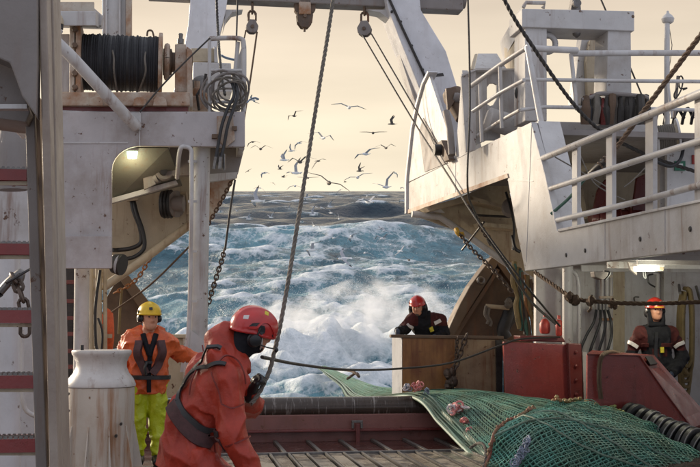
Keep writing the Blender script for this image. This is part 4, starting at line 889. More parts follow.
part('black_strop', tube(spline(P3([(513, 300, 16.8), (508, 316, 16.7), (503, 330, 16.7), (506, 338, 16.7)])), .10, 10), BLACK, smooth=True)
part('black_strop', tube(spline(P3([(524, 306, 16.75), (514, 318, 16.7), (506, 330, 16.7)])), .05, 10), DARKST, smooth=True)
t = thing('toggle_bar', 'short pale wooden bar with rope tails hung on the trawl door', 'bar', P(498, 308, 16.6))
part('bar', tube(P3([(486, 306, 16.6), (509, 308, 16.6)]), .035, 10), TAN, smooth=True)
for a in ((486, 306), (489, 308)): part('tail', tube(spline(P3([(a[0], a[1], 16.55), (a[0]-1, a[1]+8, 16.5), (a[0]+2, a[1]+14, 16.5), (a[0]+1, a[1]+18, 16.5)])), .025, 7), ROPEW, smooth=True)
part('knot', J(*[blob(P(508+random.uniform(-3, 3), 304+random.uniform(-4, 4), 16.5), (.05, .05, .05)) for _ in range(6)]), ROPEW, smooth=True)
t = thing('trawl_door', 'brown rusty trawl door edge behind the man in the yellow helmet', 'trawl door', P(120, 310, 15.6))
part('door_plate', plate(Ps([(105, 300), (118, 277), (126, 273), (146, 302), (139, 345), (105, 350)], 15.6), (0, .06, 0)), RUSTM, bevel=.01)
part('door_rim', plate(Ps([(118, 277), (126, 272), (150, 303), (146, 312), (138, 306)], 15.4), (0, .19, 0)), steel_paint('brown_door_rim', (.15, .10, .06), .8, .6), bevel=.01)
t = thing('life_jacket', 'orange life jacket hanging on the lit post behind the crew', 'life jacket', P(107, 330, 13.9))
OR1 = simple('orange_nylon', (.60, .10, .025), .6, .2, 18, .3, 60)
part('lobe', tube(spline(P3([(105, 314, 13.8), (104.5, 325, 13.75), (104.5, 340, 13.75), (106, 352, 13.8)]), 4), .05, 12), OR1, smooth=True)
part('lobe', tube(spline(P3([(109, 314, 13.8), (110, 325, 13.75), (110, 340, 13.75), (108, 352, 13.8)]), 4), .05, 12), OR1, smooth=True)
part('collar', tube(spline(P3([(105, 315, 13.8), (107, 311, 13.8), (109, 315, 13.8)]), 4), .04, 10), OR1, smooth=True)
part('strap', plate(Ps([(103, 334), (112, 334), (112, 338), (103, 338)], 13.62), (0, .05, 0)), TAN)

# floats and gear below the flare on starboard
RED = simple('faded_red_float', (.42, .05, .035), .5, .25, 12, .2)
t = thing('red_float', 'bigger faded red float beside the column foot', 'float', P(545, 327, 14.6))
part('body', lathe(P(545, 334, 14.6), UP, [(0, .02), (.01, .06), (.05, .075), (.14, .072), (.19, .045), (.21, .02)], 20), RED, smooth=True)
part('top_lug', lathe(P(545, 317, 14.6), UP, [(0, .025), (.05, .02)], 10), RED, smooth=True)
t = thing('red_float', 'slim red float standing close to the column', 'float', P(559, 325, 14.4))
part('body', lathe(P(559, 336, 14.4), UP, [(0, .03), (.02, .045), (.2, .045), (.22, .03)], 16), RED, smooth=True)
part('top_lug', lathe(P(559, 319, 14.4), UP, [(0, .02), (.05, .02)], 10), RED, smooth=True)
t = thing('chain_bunch', 'tangled bunch of rusty chains and coloured rope ends hanging at the flare', 'chains', P(525, 290, 15.6))
for i in range(11):
    x0 = 513+i*2.0; pts = [P(x0+random.uniform(-2, 2)+8*tt_**1.2, 262+i*2+tt_*66+random.uniform(-1, 1), 15.6-.02*i) for tt_ in np.linspace(0, 1, 7)]
    part('strand', tube(spline(pts, 4), .022+.02*random.random(), 7), random.choice([ROPEB, RUSTM, ROPEY, ROPED, RED, ROPEG, OCHRE]), smooth=True)
# ================================================================ PEDESTAL, BLOCKS, ROPES
yP = 11.15
ped = thing('pedestal', 'rust streaked white mooring pedestal with flared head', 'pedestal', P(101, 468, yP))
mp_ = yP/1100
def zz(py): return P(101, py, yP)[2]
cx = P(100.5, 400, yP); o_ = (cx[0], yP, 0)
part('head', lathe(o_, UP, [(zz(386), .335), (zz(384), .337), (zz(378), .31), (zz(373), .27), (zz(367), .245), (zz(362), .245), (zz(357), .265), (zz(354), .285), (zz(351.5), .29), (zz(350), .283)], 48), WHITE2, smooth=True)
part('drum', lathe(o_, UP, [(-.01, .335), (zz(386.6), .325)], 48), PEDP, smooth=True)
part('base_flange', lathe(o_, UP, [(-.01, .43), (.05, .43), (.06, .41)], 48), RUSTYW, smooth=True)
for a in range(-170, 180, 33):
    d = V3(math.cos(rad(a)), math.sin(rad(a)), 0); s = np.cross(d, UP); b = V3(*o_)
    part('rib', plate([b+d*.32+UP*.055, b+d*.42+UP*.055, b+d*.335+UP*(zz(424)), b+d*.32+UP*zz(424)], s*.012), PEDP)
for a in (-118, -60, -62): pass
for px, py in ((68, 394), (68, 411), (121, 424), (116, 436)):
    q = P(px, py, yP-.33); part('bolt', lathe(q, (0, -1, 0), [(-.05, .014), (.02, .014)], 8), DARKST)
part('grease_nipple', tube([P(82, 350, yP), P(82, 345, yP)], .018, 8), BLACK)

def block(name, label, c, w, h, mat, ax=(0, 1, 0), hook_top=None):
    th = thing(name, label, 'pulley block', c); c = V3(*c); a = nrm(ax); s = nrm(np.cross(UP, a)); out = []
    for sg in (-1, 1):
        pts = [c+a*sg*.05+s*x*w+UP*z*h for x, z in ((-.22, .5), (.22, .5), (.5, .02), (.44, -.3), (.2, -.5), (-.2, -.5), (-.44, -.3), (-.5, .02))]
        part('cheek', plate(pts, a*sg*.025), mat, bevel=.012)
    part('sheave', lathe(c-a*.045-UP*.08*h, a, [(0, w*.42), (.03, w*.34), (.06, w*.34), (.09, w*.42)], 24), DARKST, smooth=True)
    part('pin', lathe(c-a*.1-UP*.05*h, a, [(0, .03), (.2, .03)], 12), RUSTM, smooth=True)
    if hook_top is not None:
        part('shackle', linkgeo(c+UP*(h*.5+.06), UP, s, .2, .12, .022), RUSTM, smooth=True)
        n = max(1, int((hook_top-c[2]-h*.5-.14)/.13))
        for i in range(n): part('link', linkgeo(c+UP*(h*.5+.2+.13*i), UP, s if i % 2 else a, .18, .11, .02), RUSTM, smooth=True)
    return th
zb_ = P(320, 9, yG)[2]
block('pulley_block', 'rusty heavy block hanging nearest the middle of the gantry beam', P(304.5, 16, yG), .27, .42, RUSTM, hook_top=None)
part('top_strap', plate(Ps([(299, -6), (311, -6), (311, 14), (299, 14)], yG-.1), (0, .2, 0)), RUSTYW, bevel=.01)
part('swivel_pin', lathe(P(304.5, 24, yG), (0, 0, -1), [(0, .05), (.06, .045), (.08, .02), (.13, .02)], 12), RUSTM, smooth=True)
for px in (297, 313): part('side_lug', plate(Ps([(px-2.5, -4), (px+2.5, -4), (px+2.5, 10), (px, 13), (px-2.5, 10)], yG-.05), (0, .12, 0)), RUSTM, bevel=.006)
block('pulley_block', 'hexagonal grey block hung on a chain by the port gantry leg', P(252, 27, yG), .20, .22, GREYP, hook_top=P(252, 8, yG)[2])
block('pulley_block', 'rounded pale block with two thin wires running to starboard', P(364.5, 29, yG), .24, .25, GREYP, (.3, 1, 0), hook_top=P(362, 9, yG)[2])

def twisted(pts, r, pitch, k=3, n=6):
    q = resample(spline(pts, 8), pitch/9); q, T, A = frames(q); out = []
    for s_ in range(k):
        out.append(tube([p+r*.52*(math.cos(2*math.pi*(i/9+s_/k))*a+math.sin(2*math.pi*(i/9+s_/k))*np.cross(t_, a)) for i, (p, t_, a) in enumerate(zip(q, T, A))], r*.56, n))
    return J(*out)
def rope(name, label, pts, r, mat, cat='rope', k=6, extra=None, n=7, group=None, sp=True):
    q = spline(pts, k) if sp and len(pts) > 2 else [V3(*p) for p in pts]
    o = single(name, twisted(pts, r, r*9) if r > .0152 and sp and k == 6 and mat is not BLACK else tube(q, r, n), mat, label, cat, smooth=True, group=group)
    return o
rope('tow_rope', 'thick worn rope slanting from above down to the bent man in red', P3([(337, -60, 8.6), (333, 0, 8.4), (318, 95, 8.1), (303, 190, 7.85), (285, 300, 7.55), (272, 362, 7.38), (264, 383, 7.34), (257, 396, 7.32), (251, 404, 7.28)]), .0155, ROPEW, n=10)
rope('wire', 'thin wire running down from pale block to the starboard flare', P3([(362.5, 35, 17.2), (411, 117, 16.3), (450, 178, 14.4), (475, 217, 13.2), (520, 278, 12.6), (560, 326, 13.2)]), .013, ROPED)
rope('wire', 'second thin wire beside it from pale block to the rusty fairlead', P3([(371.5, 34, 17.2), (420, 117, 16.0), (443, 155, 15.0)]), .012, ROPED)
rope('wire', 'upright thin dark wire crossing in front of the white gallows beam', P3([(467.5, -20, 12.2), (470, 100, 12.1), (467.5, 185, 12.0), (475, 212, 13.0), (490, 245, 14.5)]), .012, ROPED)
rope('warp', 'dark steel warp slanting over the housing down behind the walkway rails', P3([(500, -8, 11.0), (525, 35, 11.1), (585, 117, 11.4), (640, 152, 11.5), (700, 173, 11.6), (780, 198, 11.7)]), .022, ROPED)
rope('wire', 'thin wire from the sky down to the rope hanks on the upper deck', P3([(599, -5, 12.6), (622, 48, 12.6), (648, 110, 12.6)]), .011, ROPED, sp=False)
t = thing('taut_brown_rope', 'taut brown rope with turnbuckle slanting down across the walkway railing', 'rope', P(620, 145, 9.6))
part('rope', twisted(P3([(715, 18, 8.4), (700, 36, 8.6), (640, 116, 9.4), (605, 163, 9.9)]), .024, .2), ROPEB, smooth=True)
part('turnbuckle', tube(P3([(606, 161, 9.88), (598, 168, 10.0), (590, 174, 10.1)]), [.025, .045, .03], 9), DARKST, smooth=True)
part('lashing', tube(spline(P3([(590, 174, 10.1), (583, 181, 10.2), (570, 197, 10.4), (558, 208, 10.5), (551, 214, 10.55)])), .016, 7), ROPEG, smooth=True)
part('fitting', J(*[torus(P(600+i*3, 166-i*3, 9.95), (1, 0, .6), .035, .012, 12, 6) for i in range(3)]), RUSTM, smooth=True)
for i, (l) in enumerate(([(555, 157), (585, 174), (612, 190)], [(560, 198), (570, 188), (577, 176)], [(580, 155), (592, 180), (604, 190), (625, 200)], [(645, 168), (633, 180), (624, 187)])):
    rope('thin_line', ['thin pale line crossing behind the rails from the upper corner', 'short light line tied to a rail post by the column', 'slack thin line drooping between two rail posts', 'short pale line tied near the third rail post'][i], P3([(a, b, 10.6+.12*i) for a, b in l]), .007, ROPEW)
hr = thing('stretched_rope', 'rope stretched level across the starboard side in front of the helmeted man', 'rope', P(600, 302, 12.6))
part('rope', twisted(P3([(535, 272, 13.6), (552, 284, 13.2), (572, 297, 12.8), (590, 301, 12.6), (640, 303.5, 12.4), (700, 302, 12.2), (790, 298, 12.0)]), .026, .22), ROPEB, smooth=True)
for px, py in ((569, 296), (575, 299), (590, 301), (613, 303)):
    part('knot', J(*[blob(P(px+random.uniform(-2.5, 2.5), py+random.uniform(-2.5, 3.5), 12.6+random.uniform(-.05, .05)), (.04, .04, .045)) for _ in range(6)]), ROPEB, smooth=True)
part('rope_tail', tube(spline(P3([(590, 302, 12.6), (591, 308, 12.6), (588, 312, 12.6)])), .016, 6), ROPEB, smooth=True)
part('shackle', torus(P(575, 301, 12.65), (1, 1, 0), .05, .014, 12, 6), STEEL, smooth=True)
rope('slack_line', 'dark slack line sagging from the man in red to the red bin', P3([(262, 357, 7.4), (300, 364.5, 9.5), (345, 369.5, 11.5), (392, 369, 13), (450, 363, 13.8), (500, 345.5, 14.1), (521, 339, 14.2), (560, 337, 14.25)]), .013, ROPED)
rope('wire', 'thin wire falling from hexagonal block on its inner side', P3([(257, 32, 17.3), (251, 75, 17.2), (244.5, 117, 17.0), (236, 178, 16.6)]), .015, ROPEB)
rope('wire', 'short wire leading from hexagonal block down to the platform rail', P3([(246, 30, 17.3), (243, 45, 17.2), (240, 70, 15.0)]), .012, ROPEB)
rope('wire', 'dark wire hanging in front of the port gantry leg', P3([(216, -15, 14.8), (218, 30, 14.5), (221, 70, 13.5), (225, 95, 13.0)]), .018, ROPED)
rope('wire', 'thin wire rising above the platform rail beside the gantry leg', P3([(238, -15, 15.0), (237, 20, 15.0), (235.5, 66, 14.5)]), .013, ROPED)
rope('guy_wire', 'thin guy wire slanting across the winch control box to the drum bed', P3([(210, 38, 12.6), (185, 62, 12.55), (160, 88, 12.5), (140, 112, 12.4)]), .010, ROPED)
rope('mooring_wire', 'dark wire slanting across the sea behind the yellow helmet', P3([(190, 246, 14.2), (150, 285, 14.4), (112, 312, 14.7)]), .013, ROPEB)
for i, l in enumerate(([(221, 55), (224, 57), (230, 59), (236, 60)], [(247, 103), (250, 99.5), (255, 98), (259, 99.5)])):
    pts = P3([(a, b, 14.5 if i == 0 else 17) for a, b in l]); single('blue_rag', tube(spline(pts, 4), [.01]+[.05]*(len(spline(pts, 4))-2)+[.012], 6, True, .012), simple('faded_blue_cloth', (.20, .30, .46), .8, .2, 8), ['small faded blue rag tied on the wire above the platform rail', 'small faded blue rag streaming from the wire below hexagonal block'][i], 'rag', smooth=True)

def chain(name, label, pts, L, mat, rope_r=0, cat='chain'):
    th = thing(name, label, cat, pts[0]); q = resample(spline(pts, 8), L*.72)
    for i in range(len(q)-1):
        t_ = nrm(q[i+1]-q[i]); a = nrm(np.cross(t_, V3(0, 1, .2))); b = np.cross(t_, a)
        part('link', linkgeo((q[i]+q[i+1])/2, t_, a if i % 2 else b, L, L*.62, L*.13), mat, smooth=True)
    return th
DCH = simple('dark_rusted_chain', (.075, .05, .036), .55, .4, 20, .3, 60, .3)
chain('hanging_chain', 'dark chain hanging over the front of the rusty bin', P3([(467, 334, 14.9), (463, 345, 14.9), (458, 360, 14.88), (453, 374, 14.86), (448, 388, 14.85)]), .10, DCH)
chain('hanging_chain', 'short rusty chain hanging close to the grey ochre plate seam', P3([(457.5, 337, 14.9), (456, 356, 14.9), (453, 372, 14.9)]), .06, DCH)
part('chain_bundle', J(*[blob(P(451+random.uniform(-4, 4), 380+random.uniform(-8, 8), 14.8), (.05, .05, .06)) for _ in range(10)]), DCH, smooth=True)
chain('rusty_chain', 'orange rusty chain slanting down to the brown trawl door', P3([(152, 254, 15.2), (140, 275, 15.2), (128, 286, 15.2), (114, 293, 15.2)]), .075, simple('orange_rust_chain', (.27, .11, .035), .7, .4, 25))
part('hanging_end', tube(P3([(122, 288, 15.2), (120, 310, 15.2), (119, 334, 15.2)]), .018, 7), ROPEY, smooth=True)
chain('sheet_chain', 'dark chain length in the wire trailing down from the platform end', P3([(224, 250, 15.2), (222.5, 258, 15.1), (218, 272, 15.0), (213, 288, 14.9), (208.5, 303, 14.8)]), .085, DCH)
part('wire', tube(spline(P3([(235, 180, 15.8), (230, 212, 15.5), (225, 250, 15.2)])), .016, 7), ROPED, smooth=True)
part('wire', tube(spline(P3([(208.5, 303, 14.8), (205.5, 312, 14.7), (204.5, 320, 14.6)])), .016, 7), ROPED, smooth=True)
chain('rusty_chain', 'rusty chain along the flared plate at the platform outer end', P3([(236, 172, 13.4), (227, 190, 13.5), (218, 207, 13.6), (206, 228, 13.7)]), .065, simple('rust_chain', (.09, .05, .03), .7, .4, 25))
chain('rigging_chain', 'yellow hooked rusty chain below the white gallows beam', P3([(459, 233, 14.6), (470, 247, 14.4), (484, 261, 14.2), (497, 274, 14.0), (512, 292, 13.9)]), .075, DCH)
part('yellow_hook', tube(spline(P3([(456, 229, 14.65), (458, 233, 14.6), (462, 236, 14.6), (461, 232, 14.6)])), .035, 8), simple('yellow_hook_paint', (.5, .28, .02), .5), smooth=True)
chain('rigging_chain', 'upper dark shackles where the upright wire meets the flare', P3([(468, 205, 13.4), (475, 215, 13.6), (481, 226, 13.8), (487, 238, 14.0)]), .075, DCH)
part('wire', tube(spline(P3([(487, 238, 14.0), (505, 262, 14.0), (530, 300, 14.0), (556, 324, 14.0)])), .018, 7), ROPED, smooth=True)
part('wire', tube(spline(P3([(484, 222, 13.8), (470, 240, 14.4), (462, 250, 14.6)])), .014, 7), DARKST, smooth=True)
rope('black_cable', 'black cable bent under the starboard flare near the column', P3([(512, 236, 15.2), (515, 248, 15.1), (520, 252, 15.1)]), .025, BLACK)
chain('hook_chain', 'heavy dark chain with hook hanging behind the ladder treads', P3([(13, 275, 6.6), (17, 283, 6.55), (22, 297, 6.5), (25, 312, 6.5), (25, 335, 6.5)]), .085, DCH)
part('hook', tube(spline(P3([(0, 292, 6.6), (8, 283, 6.6), (16, 276, 6.6), (21, 273, 6.6), (19, 281, 6.6), (13, 287, 6.6)])), .025, 9), STEEL, smooth=True)
part('strop', tube(P3([(-20, 305, 6.7), (0, 293, 6.6)]), .025, 8), DARKST, smooth=True)
part('snap_line', tube(P3([(6, 283, 6.5), (30, 269, 6.6)]), .008, 6), DARKST)

# ================================================================ TRAWL NET
def netmat(name, c, dirt):
    m, t, bs = mat_new(name); v = coords(t)
    k = mixc(t, ramp(t, noise(t, v, 3.2, 6, .7), [(.38, 0.), (.62, 1.)]), c, dirt)
    k = mixc(t, ramp(t, noise(t, v, 45, 4), [(.55, 0.), (.7, .6)]), k, tuple(min(1, x*1.9) for x in c))
    t.links.new(k, bs.inputs['Base Color']); bs.inputs['Roughness'].default_value = .6; bump(t, bs, noise(t, v, 150, 3), .4, .004); return m
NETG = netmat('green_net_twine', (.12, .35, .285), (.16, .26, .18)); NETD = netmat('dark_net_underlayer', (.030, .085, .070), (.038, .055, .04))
NETP = netmat('pale_green_net_twine', (.19, .29, .23), (.15, .19, .14)); NETM = netmat('mid_green_net_twine', (.115, .275, .22), (.14, .20, .14)); NETR = netmat('red_knotted_seam', (.25, .07, .05), (.20, .16, .08))
def crom(t, P4): return .5*(2*P4[1]+(P4[2]-P4[0])*t+(2*P4[0]-5*P4[1]+4*P4[2]-P4[3])*t*t+(3*P4[1]-P4[0]-3*P4[2]+P4[3])*t**3)
def cr1(row, s):
    row = [2*row[0]-row[1]]+list(row)+[2*row[-1]-row[-2]]; n = len(row)-3
    s = min(max(s, 0), 1)*n; i = min(int(s), n-1); return crom(s-i, row[i:i+4])
class Surf:
    def __init__(s, grid, wr=.03, fr=6, seed=0, nu=90, nv=60):
        G = [[P(*p) for p in r] for r in grid]; s.nu, s.nv = nu, nv; rr = np.random.default_rng(seed)
        A = np.zeros((nu, nv, 3))
        cols = [[cr1(r, j/(nv-1)) for j in range(nv)] for r in G]
        for j in range(nv):
            c = [r[j] for r in cols]
            for i in range(nu): A[i, j] = cr1(c, i/(nu-1))
        s.A = A; U, V = np.meshgrid(np.linspace(0, 1, nu), np.linspace(0, 1, nv), indexing='ij'); d = np.zeros_like(U)
        for k in range(14):
            a, b, ph = rr.normal(0, fr), rr.normal(0, fr), rr.random()*6.28; d += np.sin(a*U*3+b*V*3+ph)/14**.5
        d += 1.5*(.45-np.abs(np.sin(V*(7+seed)+1.6*np.sin(U*5+seed)+.8*np.sin(U*11+V*4)))) if seed > 1 else 0
        s.N = s.normals(); s.A = A+s.N*(wr*d)[..., None]; s.N = s.normals()
    def normals(s):
        n = np.cross(np.gradient(s.A, axis=0), np.gradient(s.A, axis=1)); n /= np.linalg.norm(n, axis=-1, keepdims=True)+1e-9
        m = n.mean((0, 1));
        if m.dot(V3(0, -.6, 1)) < 0: n = -n
        return n
    def at(s, u, v, off=0):
        u = np.clip(u, 0, 1)*(s.nu-1); v = np.clip(v, 0, 1)*(s.nv-1); i = np.minimum(u.astype(int), s.nu-2); j = np.minimum(v.astype(int), s.nv-2); a = (u-i)[..., None]; b = (v-j)[..., None]
        f = lambda Q: Q[i, j]*(1-a)*(1-b)+Q[i+1, j]*a*(1-b)+Q[i, j+1]*(1-a)*b+Q[i+1, j+1]*a*b
        return f(s.A)+f(s.N)*off
    def sheet(s, off):
        q = (s.A+s.N*off).reshape(-1, 3); I = np.arange(s.nu*s.nv).reshape(s.nu, s.nv)
        return q, np.stack([I[:-1, :-1], I[1:, :-1], I[1:, 1:], I[:-1, 1:]], -1).reshape(-1, 4)
def bars(p0, p1, r):      # many thin triangular bars as one geometry
    p0 = p0.reshape(-1, 3); p1 = p1.reshape(-1, 3); t = p1-p0; t /= np.linalg.norm(t, axis=1, keepdims=True)+1e-9
    a = np.cross(t, V3(.3, .2, 1)); a /= np.linalg.norm(a, axis=1, keepdims=True)+1e-9; b = np.cross(t, a); vs = []
    for p in (p0, p1):
        for k in range(3):
            th = 2.094*k; vs.append(p+r*(math.cos(th)*a+math.sin(th)*b))
    v = np.stack(vs, 1).reshape(-1, 3); n = len(p0); B = np.arange(n)[:, None]*6
    f = np.vstack([B+np.array(q)[None] for q in ((0, 1, 4, 3), (1, 2, 5, 4), (2, 0, 3, 5))]); return v, f
def diamonds(S, nu, nv, r, off=.0, jit=.18, seed=1, u0=0, u1=1, v0=0, v1=1):
    rr = np.random.default_rng(seed); I, Jj = np.meshgrid(np.arange(nu+1), np.arange(nv+1), indexing='ij')
    u = (I+rr.normal(0, jit, I.shape)*.5)/nu*(u1-u0)+u0; v = (Jj+.5*(I % 2)+rr.normal(0, jit, I.shape)*.5)/(nv+.5)*(v1-v0)+v0
    Q = S.at(u, v, off); segs = []
    for par in (0, 1):
        for i in range(par, nu, 2):
            if par == 0: segs += [(Q[i, :], Q[i+1, :]), (Q[i, 1:], Q[i+1, :-1])]
            else: segs += [(Q[i, :], Q[i+1, :]), (Q[i, :-1], Q[i+1, 1:])]
    return bars(np.vstack([a for a, b in segs]), np.vstack([b for a, b in segs]), r)
def lines(S, n, m, r, off, along='u', jit=.3, seed=2, v0=0, v1=1):
    rr = np.random.default_rng(seed); p0, p1 = [], []
    for k in range(n):
        w = v0+(v1-v0)*(k+.5+rr.normal(0, jit))/n; s = np.linspace(0, 1, m+1); ww = w+.012*np.sin(s*9+rr.random()*6)+0*s
        q = S.at(s, ww, off+rr.normal(0, .006)) if along == 'u' else S.at(ww, s, off+rr.normal(0, .006)); p0.append(q[:-1]); p1.append(q[1:])
    return bars(np.vstack(p0), np.vstack(p1), r)
net = thing('trawl_net', 'heaped green trawl net hauled over the stern roller onto the deck', 'fishing net', PZ(560, 450, 0))
S1 = Surf([[(318, 368.5, 36), (320, 367.5, 36), (322, 366.5, 36), (325, 366, 36)],
           [(338, 384, 25), (345, 381.5, 25), (352, 380, 25), (362, 381, 25)],
           [(352, 399, 17.5), (370, 394, 17.5), (385, 390, 17.5), (402, 390.5, 17.5)],
           [(411, 397, 14.3), (425, 394, 14.3), (445, 392, 14.3), (474, 392, 14.3)],
           [(440, 424, 13.3), (458, 409, 13.3), (486, 398, 13.4), (525, 397, 13.5)],
           [(468, 452, 12.3), (485, 434, 12.3), (515, 410, 12.6), (565, 402, 12.9)],
           [(497, 478, 11.5), (512, 456, 11.5), (545, 422, 12.0), (600, 411, 12.7)]], .018, 5, 1, 110, 60)
S2 = Surf([[(484, 480, 10.9), (488, 455, 10.95), (497, 432, 11.1), (515, 415, 11.5), (535, 410, 12.0)],
           [(520, 488, 10.6), (527, 455, 10.7), (540, 428, 11.0), (556, 413, 11.5), (575, 411, 12.0)],
           [(570, 495, 10.5), (580, 463, 10.6), (592, 438, 10.9), (606, 424, 11.3), (622, 420, 11.8)],
           [(620, 500, 10.5), (630, 473, 10.6), (642, 454, 10.9), (655, 441, 11.3), (668, 437, 11.8)],
           [(690, 512, 10.5), (695, 488, 10.6), (705, 474, 10.9), (712, 466, 11.3), (722, 460, 11.8)]], .020, 5, 2)
S3 = Surf([[(530, 420, 11.9), (540, 409, 12.1), (552, 402, 12.5), (568, 402, 12.9)],
           [(584, 430, 11.8), (588, 417, 12.0), (594, 408, 12.4), (610, 409, 12.8)],
           [(636, 448, 11.7), (642, 434, 11.9), (648, 425, 12.2), (662, 428, 12.5)],
           [(700, 480, 11.6), (708, 464, 11.8), (716, 454, 12.1), (730, 458, 12.4)]], .022, 5, 3)
part('netting', J(diamonds(S2, 58, 21, .0075, 0, .16), diamonds(S2, 58, 21, .0065, -.03, .25, 5)), NETG, kind='stuff')
part('netting', J(diamonds(S3, 96, 20, .0052, 0, .2, 3), lines(S3, 24, 40, .006, .008)), NETG, kind='stuff')
part('netting', J(lines(S1, 54, 90, .0055, .004, v0=.2), diamonds(S1, 150, 26, .0045, -.004, .25, 8, v0=.2)), NETM, kind='stuff')
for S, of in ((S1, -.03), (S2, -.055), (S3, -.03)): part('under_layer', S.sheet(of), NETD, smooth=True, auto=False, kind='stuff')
# ribbed selvedge flap down the left edge
p0, p1 = [], []
for k in range(74):
    u = .50+.5*k/74; ss = np.linspace(0, .2, 7); q = S1.at(np.full(7, u)+.012*np.sin(ss*15), ss, .012); p0.append(q[:-1]); p1.append(q[1:])
part('selvedge', J(bars(np.vstack(p0), np.vstack(p1), .011), lines(S1, 5, 90, .012, .016, v0=.0, v1=.2)), NETP, kind='stuff')
part('edge_rope', tube(list(S1.at(np.linspace(.42, 1, 60), np.full(60, .0), .0)), .022, 8), NETP, smooth=True)
rim = list(S2.at(np.zeros(50), np.linspace(0, 1, 50), .01)); part('rim_rope', tube(rim, .017, 7), NETR, smooth=True)
part('seam_knots', J(*[blob(q+rng.normal(0, .012, 3), (.022, .022, .022)) for q in rim[::2]]), NETR, smooth=True, kind='stuff')
sm = S3.at(np.linspace(0, .35, 26), np.linspace(.62, .95, 26), .015); part('seam_knots', J(*[blob(q+rng.normal(0, .02, 3), (.03, .03, .022)) for q in sm]), netmat('orange_seam', (.30, .12, .05), (.22, .2, .08)), smooth=True, kind='stuff')
sm = S3.at(np.linspace(.38, .62, 18), np.full(18, .92), .015); part('seam_knots', J(*[blob(q+rng.normal(0, .02, 3), (.03, .03, .022)) for q in sm]), netmat('yellow_seam', (.30, .26, .06), (.15, .2, .08)), smooth=True, kind='stuff')
for sx, (u, w) in enumerate(((.25, .5), (.5, .35), (.7, .62))):
    s = np.linspace(0, 1, 30); part('fold_rope', tube(list(S2.at(u*0+s, .55+.25*np.sin(s*3+sx*1.3)+.08*sx-.12, .012)), .011, 7), NETP, smooth=True)
PINK = simple('pink_white_twine', (.62, .24, .23), .6, .35, 14, .4, 40); WHT = simple('white_twine', (.62, .55, .55), .6, .2, 14, .4, 40); BLT = simple('blue_grey_twine', (.24, .28, .36), .7, .25, 14, .4, 40)
def lump(name, label, c, r, n, mats):
    th = thing(name, label, 'twine bundle', c)
    for m in mats:
        part('loop', J(*[torus(V3(*c)+rng.normal(0, r*.38, 3), rng.normal(0, 1, 3), r*random.uniform(.35, .6), r*.17, 12, 6) for _ in range(n)]), m, smooth=True)
for lab, px, py, y, r, ms in (('largest pink bundle of twine on the ribbed edge of the net', 455, 408, 13.1, .085, (PINK, WHT)), ('smaller pink bundle of twine lower on the ribbed edge', 464, 421, 12.8, .06, (PINK,)), ('lowest small pink bundle of twine near the rim of the net', 470, 430, 12.6, .05, (PINK,)), ('pink bundle of twine lying on the roller by the bin corner', 417.5, 387.5, 14.1, .06, (PINK,)), ('grey white bundle of twine on the roller edge beside a pink one', 408, 387.5, 14.15, .05, (WHT, BLT)), ('bluish bundle of twine on the net next to the pink one at the roller', 427, 391, 14.0, .045, (BLT,))):
    lump('twine_bundle', lab, P(px, py, y), r, 9, ms)
th = thing('blue_twine_hank', 'blue grey hank of twine lying on the front of the net', 'twine hank', P(525, 452, 10.62))
for i in range(26):
    f_ = random.random(); c_ = P(529-13*f_+random.uniform(-2, 2), 438+26*f_, 10.70-.06*f_)
    part('strand', torus(c_, rng.normal(0, 1, 3), random.uniform(.02, .045), .008, 12, 5), BLT, smooth=True)
rope('net_lashing', 'grey rope lashed around the near corner of the net rim', P3([(470, 448, 11.7), (478, 443, 11.6), (484, 445, 11.3), (486, 456, 11.0), (483, 470, 10.9)]), .016, ROPEW)
rope('net_lazy_line', 'short brown line lying on the net beyond the stern roller', P3([(347, 379, 24.5), (356, 373, 24.3), (359, 377, 24), (352, 371, 24.5), (334, 369, 27)]), .03, ROPEB)
# rockhopper gear
gr = thing('rockhopper_gear', 'row of black rubber rollers with worn pale rims by the red chute', 'net rollers', P(670, 445, 11.9))
a, b = P(626, 417, 12.75), P(735, 463, 11.5); dv = b-a; L = np.linalg.norm(dv); ax = dv/L; n = 15
WORN = simple('worn_rubber_rim', (.26, .25, .25), .5, .3, 12)
for i in range(n):
    c = a+dv*(i+.5)/n; w = L/n*.9; r_ = .20+random.uniform(-.012, .012); aj = nrm(ax+rng.normal(0, .05, 3))
    d_ = part('rubber_roller', lathe(c-aj*w/2, aj, [(0, r_*.5), (.01, r_*.86), (w*.2, r_), (w*.75, r_), (w*.98, r_*.86), (w, r_*.5)], 24), BLACK, smooth=True)
    if i > 2: part('worn_rim', torus(c+aj*w*.3, aj, r_-.004, .008, 24, 6), WORN, d_, smooth=True)
part('core_wire', tube([a-ax*.1, b+ax*.1], .03, 8), ROPED)
t = thing('valve_handle', 'small blue valve behind the chute beside the man', 'valve', P(670, 373, 13.6))
part('knob', lathe(P(671, 373, 13.5), (0, -1, .3), [(0, .03), (.03, .05), (.06, .045), (.07, .01)], 14), simple('blue_plastic', (.03, .09, .28), .4), smooth=True)
part('spindle', tube(P3([(671, 373, 13.5), (674, 384, 13.5), (676, 400, 13.5)]), .03, 8), DARKST, smooth=True)
